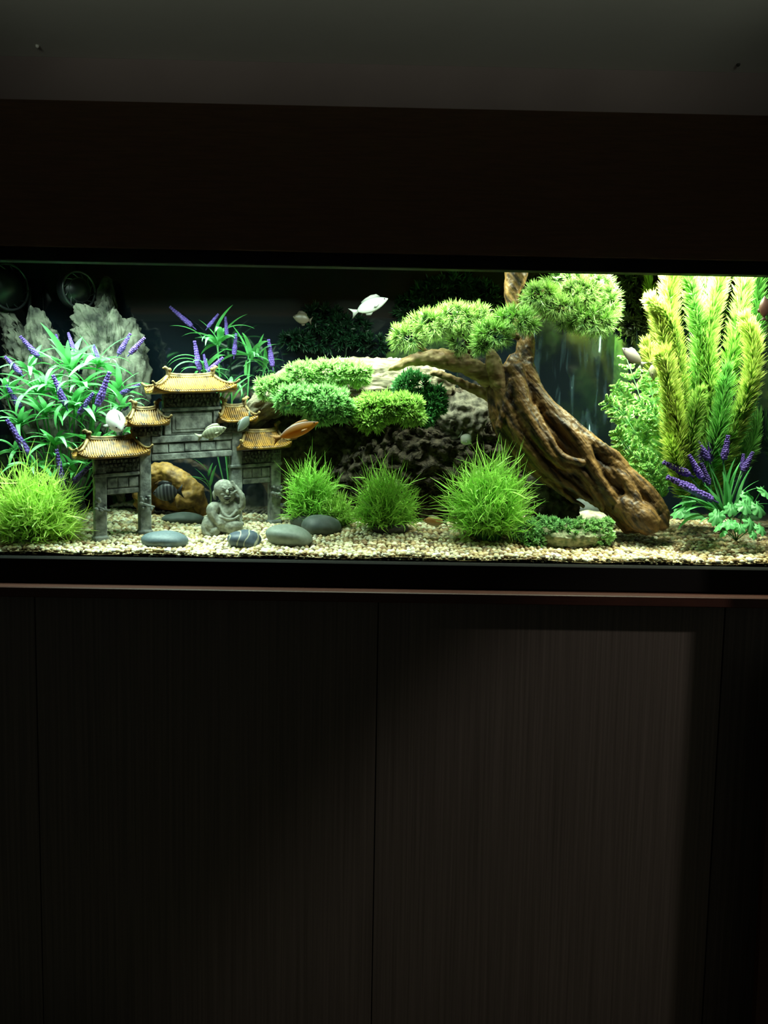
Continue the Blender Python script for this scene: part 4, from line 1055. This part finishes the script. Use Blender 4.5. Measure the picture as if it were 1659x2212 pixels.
def mtube(mb, rows):
    q = smooth_path(rows, 14); tube(mb, [MP(r[0], r[1], r[2]) for r in q], [max(r[3], .5) * sM for r in q], 12)


mb = MB()
mblob(mb, 488, 1128, 0, 32, 24, 22)                       # lower body and belly
mblob(mb, 496, 1104, 0, 25, 24, 18)                       # chest
mblob(mb, 505, 1136, 10, 22, 18, 16)                      # right knee
mblob(mb, 455, 1134, 6, 17, 22, 16, .3)                   # left shin
mtube(mb, [(478, 1095, 2, 9), (462, 1094, 8, 11), (460, 1106, 12, 12), (470, 1122, 16, 7), (478, 1132, 18, 6)])  # left arm resting on the knee
mblob(mb, 462, 1100, 8, 13, 17, 12, -.4)
mtube(mb, [(450, 1118, 8, 8), (446, 1138, 10, 10), (452, 1152, 12, 9), (470, 1153, 14, 7)])
mblob(mb, 465, 1147, 14, 13, 10, 9); mblob(mb, 458, 1142, 16, 5, 8, 6, .3); mblob(mb, 470, 1143, 17, 5, 8, 6, -.3)  # feet
mtube(mb, [(512, 1098, 0, 9), (524, 1092, 4, 7), (524, 1072, 6, 6), (514, 1058, 4, 5.5), (507, 1050, 2, 5)])  # right arm raised to the head
for k in range(4): mtube(mb, [(512 - k * 1.5, 1056 - k * 3, 5, 2.6), (506 - k, 1050 - k * 3.2, 7, 2.3), (502 - k, 1049 - k * 3.0, 8, 1.8)])
mtube(mb, [(516, 1058, 6, 2.6), (509, 1062, 9, 2.4), (505, 1064, 9, 1.8)])
mblob(mb, 484, 1056, 2, 22, 21, 20)                       # skull
mblob(mb, 490, 1070, 4, 18, 16, 16)                       # jaw
mblob(mb, 485, 1067, 17, 7, 5.5, 4.5); mblob(mb, 502, 1066, 15, 6, 5, 4.5)   # cheeks
mblob(mb, 495, 1062, 20, 3.6, 5, 4)                       # nose
mtube(mb, [(479, 1055, 18.5, 1.6), (484, 1052, 20.5, 1.9), (490, 1055, 20.5, 1.6)]); mtube(mb, [(497, 1055, 20, 1.5), (502, 1052, 18.5, 1.8), (506, 1056, 15.5, 1.5)])  # brows
mblob(mb, 494, 1083, 15, 6, 3.2, 4)                       # chin
mtube(mb, [(486, 1073, 19, 1.4), (494, 1071, 21, 1.6), (502, 1072, 18, 1.4)]); mtube(mb, [(487, 1076, 18, 1.4), (494, 1080, 19, 1.8), (501, 1076, 17, 1.4)])  # lips
mtube(mb, [(466, 1058, 4, 3), (463, 1066, 5, 3.6), (466, 1078, 4, 3.4)])  # left ear with long lobe
mblob(mb, 489, 1086, 2, 14, 8, 12)                        # neck
mtube(mb, [(478, 1089, 10, 3.2), (486, 1108, 18, 3.0), (500, 1115, 19, 3.0), (514, 1102, 14, 3.2)])   # robe edge
mtube(mb, [(470, 1112, 10, 3), (486, 1117, 19, 3), (505, 1120, 20, 2.8), (520, 1112, 14, 2.6)])
bo = mb.build('body', m_statue, mk); organic(bo, .0011, 2, .0009, .006)
mb = MB(); q = smooth_path([(487, 1074.5, 20, 1.0), (494, 1075.5, 21.3, 2.0), (501, 1074, 19, 1.0)], 10); tube(mb, [MP(*r[:3]) for r in q], [r[3] * sM for r in q], 8); mb.build('mouth', m_mouth, mk)
for pts in ([(480, 1059, 19.5), (484.5, 1057.6, 21.2), (489, 1060, 21)], [(498, 1060, 20), (502, 1057.6, 18.4), (505, 1060, 16.2)]):
    mb = MB(); tube(mb, [MP(*r) for r in smooth_path(pts, 8)], .8 * sM, 6); mb.build('eye', m_mouth, mk)


# ------------------------------------------------------------------ fish
def fish_mat(name, top, side, belly, stripes=None, trans=.1):
    m = mat(name, side, None, .35, spec=.5, trans=trans, attr=True); return m


m_fish = fish_mat('fish_scales', (1, 1, 1), (1, 1, 1), (1, 1, 1), trans=.4)
m_fin = mat('fish_fin', (1, 1, 1), None, .4, attr=True, trans=.5)


def fish(nose, tail, Y, hpx, label, top, side, belly, fin, yaw=0.0, stripes=0, stripe_col=None, fat=.45, Yt=None, tailfin=1.0, dorsal=1.0):
    """nose and tail root in the photograph; hpx body height"""
    a = P(*nose, Y); b = P(*tail, Y if Yt is None else Yt); s = mpp(Y); ax = a - b; L = np.linalg.norm(ax); ex = ax / L
    ey = norm(np.cross((0, 0, 1.0), ex)); ez = np.cross(ex, ey); H = hpx * s / 2
    mid = (a + b) / 2
    root = empty('fish', mid - ez * H, label, 'fish', 'fish swimming in the tank')
    top, side, belly, fin = (np.array(k, float) for k in (top, side, belly, fin))
    S, K_ = 22, 14; v = []; c = []
    for i in range(S + 1):
        t = i / S; x = L * t; h = H * (math.sin(math.pi * min(1, t) ** .80) ** .72 * .86 + .17 * t ** .5) if t < 1 else H * .10
        h = H * max(.13 if t < .3 else .0, (math.sin(math.pi * (t ** .85)) ** .75)) if 0 < t < 1 else H * (.14 if t == 0 else .06)
        for j in range(K_):
            th = 2 * math.pi * j / K_; z = math.sin(th) * h * (1.0 if math.sin(th) > 0 else .95); y = math.cos(th) * h * fat * (1.0 + .25 * t)
            v.append(b + ex * x + ey * y + ez * z)
            q = math.sin(th); cc = side * (1 - abs(q)) + (top if q > 0 else belly) * abs(q)
            if stripes and math.sin(t * stripes * 6.283) > .25: cc = np.array(stripe_col)
            if t > .80: cc = cc * .93
            c.append(cc)
    f = [(i * K_ + j, (i + 1) * K_ + j, (i + 1) * K_ + (j + 1) % K_, i * K_ + (j + 1) % K_) for i in range(S) for j in range(K_)]
    n = len(v); v += [b, a + ex * H * .02]; c += [c[0], c[-1]]
    f += [(0 * K_ + (j + 1) % K_, n, j) for j in range(K_)] + [(S * K_ + j, S * K_ + (j + 1) % K_, n + 1)[::-1] for j in range(K_)]
    mb = MB(); mb.add(np.array(v), f, np.array(c)); body = mb.build('body', m_fish, root)
    def finm(name, pts, th=.0004):
        pts = np.array([b + ex * x * L + ez * z * H + ey * y * H for (x, y, z) in pts]); m_ = len(pts); ce = pts.mean(0)
        mbb = MB(); mbb.add(np.concatenate([pts + ey * th, pts - ey * th, [ce + ey * th * 1.6, ce - ey * th * 1.6]]),
                            [(i, (i + 1) % m_, 2 * m_) for i in range(m_)] + [(m_ + (i + 1) % m_, m_ + i, 2 * m_ + 1) for i in range(m_)] + [(i, m_ + i, m_ + (i + 1) % m_, (i + 1) % m_) for i in range(m_)], fin)
        mbb.build(name, m_fin, root)
    k = tailfin
    finm('tail_fin', [(.04, 0, .14), (-.10 * k, 0, .45), (-.24 * k, 0, .85), (-.17 * k, 0, .30), (-.15 * k, 0, 0), (-.17 * k, 0, -.30), (-.24 * k, 0, -.80), (-.10 * k, 0, -.42), (.04, 0, -.14)])
    k = dorsal
    finm('dorsal_fin', [(.80, 0, .70), (.72, 0, .95 + .25 * k), (.55, 0, 1.0 + .35 * k), (.35, 0, .80 + .40 * k), (.20, 0, .60 + .35 * k), (.24, 0, .52), (.5, 0, .86)])
    finm('anal_fin', [(.45, 0, -.86), (.34, 0, -1.0 - .25 * k), (.20, 0, -.80 - .25 * k), (.22, 0, -.5)])
    finm('pectoral_fin', [(.70, -.40 * fat * 2.2, -.25), (.60, -.62 * fat * 2.2, -.50), (.50, -.66 * fat * 2.2, -.45), (.56, -.50 * fat * 2.2, -.15)])
    for sg in (-1, 1):
        mbb = MB(); ball(mbb, b + ex * L * .90 + ez * H * .14 + ey * sg * H * fat * .46, (H * .10,) * 3, 2); mbb.build('eye', m_eye, root)
    return root


W_ = (.82, .84, .78)
fish((838, 645), (772, 672), .28, 30, 'silvery white fish swimming near the top centre of the tank', (.15, .17, .165), (.26, .275, .27), (.34, .355, .34), (.2, .21, .2), fat=.3)
fish((633, 684), (668, 692), .40, 24, 'dim brownish fish in the dark water near the back', (.09, .075, .05), (.13, .105, .075), (.13, .11, .08), (.1, .08, .06), fat=.35, tailfin=.8)
fish((688, 912), (606, 944), .045, 30, 'orange fish with a dark blue back just left of the rocks', (.20, .18, .20), (1.0, .42, .02), (1.0, .56, .12), (.55, .32, .12), fat=.35, dorsal=.5)
fish((489, 924), (436, 942), .09, 26, 'pale striped fish in front of the middle of the gateway', (.42, .44, .32), (.60, .62, .46), (.74, .76, .66), (.5, .5, .38), stripes=8, stripe_col=(.36, .37, .26), fat=.35)
fish((514, 932), (538, 900), .13, 22, 'small grey fish pointing down in front of the right middle roof', (.26, .30, .28), (.46, .50, .46), (.6, .62, .58), (.3, .34, .3), fat=.4, Yt=.15, dorsal=.4)
fish((262, 930), (240, 892), .11, 44, 'plump white fish facing away above the lower left roof', (.55, .55, .52), (.62, .60, .59), (.66, .64, .62), (.42, .44, .42), Yt=.17, fat=.85, tailfin=.6, dorsal=.3)
fish((1018, 958), (996, 942), .20, 26, 'small white fish in front of the dark crumbly rock', (.42, .46, .40), (.74, .78, .70), (.8, .82, .76), (.35, .38, .34), fat=.6, dorsal=.3, tailfin=.7)
fish((914, 1124), (958, 1128), .135, 22, 'faint orange fish close to the gravel beside the bright grass tuft', (.50, .32, .14), (.66, .36, .12), (.55, .48, .34), (.4, .42, .3), fat=.35, dorsal=.6)
fish((1344, 752), (1384, 784), .20, 26, 'pinkish grey fish above the fern-like plant', (.16, .14, .12), (.25, .22, .20), (.24, .22, .2), (.15, .15, .12), fat=.4, dorsal=.4)
fish((1412, 822), (1408, 788), .15, 16, 'slim cream fish pointing down beside the feathery plant', (.36, .38, .22), (.44, .46, .28), (.45, .45, .3), (.25, .25, .18), fat=.5, dorsal=.4)
fish((330, 1066), (384, 1062), .30, 40, 'black fish with white stripes in the shade of the hollow driftwood', (.02, .02, .025), (.03, .03, .035), (.03, .03, .03), (.03, .03, .035), stripes=7, stripe_col=(.13, .13, .14), fat=.35)
fish((1652, 640), (1650, 685), .16, 24, 'dark reddish brown fish at the right edge beside the feathery plant', (.02, .01, .006), (.035, .014, .01), (.05, .02, .014), (.03, .015, .01), fat=.35)


# ------------------------------------------------------------------ pumps in the upper left corner
def pump(px, py, Y, rx, rz, yaw, label):
    s = mpp(Y); c = P(px, py, Y); Rr = rz * s; root = empty('wave_pump', c - np.array([0, 0, Rr]), label, 'pump', 'round wave pumps')
    Mx = Matrix.Rotation(yaw, 3, 'Z')
    def W(v): return np.array([tuple(Mx @ Vector(q)) for q in v]) + c
    mb = MB(); th = np.linspace(0, 6.2832, 33)
    tube(mb, W([(0, .000, 0), (0, .020, 0), (0, .032, 0), (0, .042, 0)]), [Rr * .98, Rr * .98, Rr * .8, Rr * .4], 28); mb.build('housing', m_pump, root)
    mb = MB(); ring = [(Rr * .95 * math.cos(a), -.006, Rr * .95 * math.sin(a)) for a in th]; tube(mb, W(ring), .0034, 8)
    ring = [(Rr * .62 * math.cos(a), -.009, Rr * .62 * math.sin(a)) for a in th]; tube(mb, W(ring), .0018, 8)
    mb.build('cage_ring', m_pumpg, root)
    for k in range(12):
        a0 = k * 6.2832 / 12; pts = [(Rr * q * math.cos(a0 + q * 1.1), -.007 - .004 * (1 - q), Rr * q * math.sin(a0 + q * 1.1)) for q in np.linspace(.22, .95, 7)]
        mb = MB(); tube(mb, W(pts), .0015, 6); mb.build('grille_vane', m_pumpg, root)
    mb = MB(); ball(mb, W([(0, -.010, 0)])[0], (Rr * .24, .006, Rr * .24), 3); mb.build('hub', m_pumpg, root)
    mb = MB(); tube(mb, W([(0, .05, 0), (0, .062, .0), (-.004, .068, .04), (-.004, .068, .1)]), [.008, .008, .006, .006], 8); mb.build('mount', m_pump, root)


pump(168, 627, .40, 36, 40, R(52), 'round black pump with a swirled grille at the upper left')
pump(16, 620, .40, 28, 50, R(60), 'black pump cut off by the left edge of the picture')
a, b = P(62, 545, .46), P(62, 720, .46); mb = MB(); box(mb, a[0] - .004, a[0] + .004, .455, .462, b[2], 1.86, bev=.001)
mb.thing('intake_tube', m_grayrock if False else m_pumpg, 'thin upright grey tube between the two round pumps', 'tube', smooth=False)
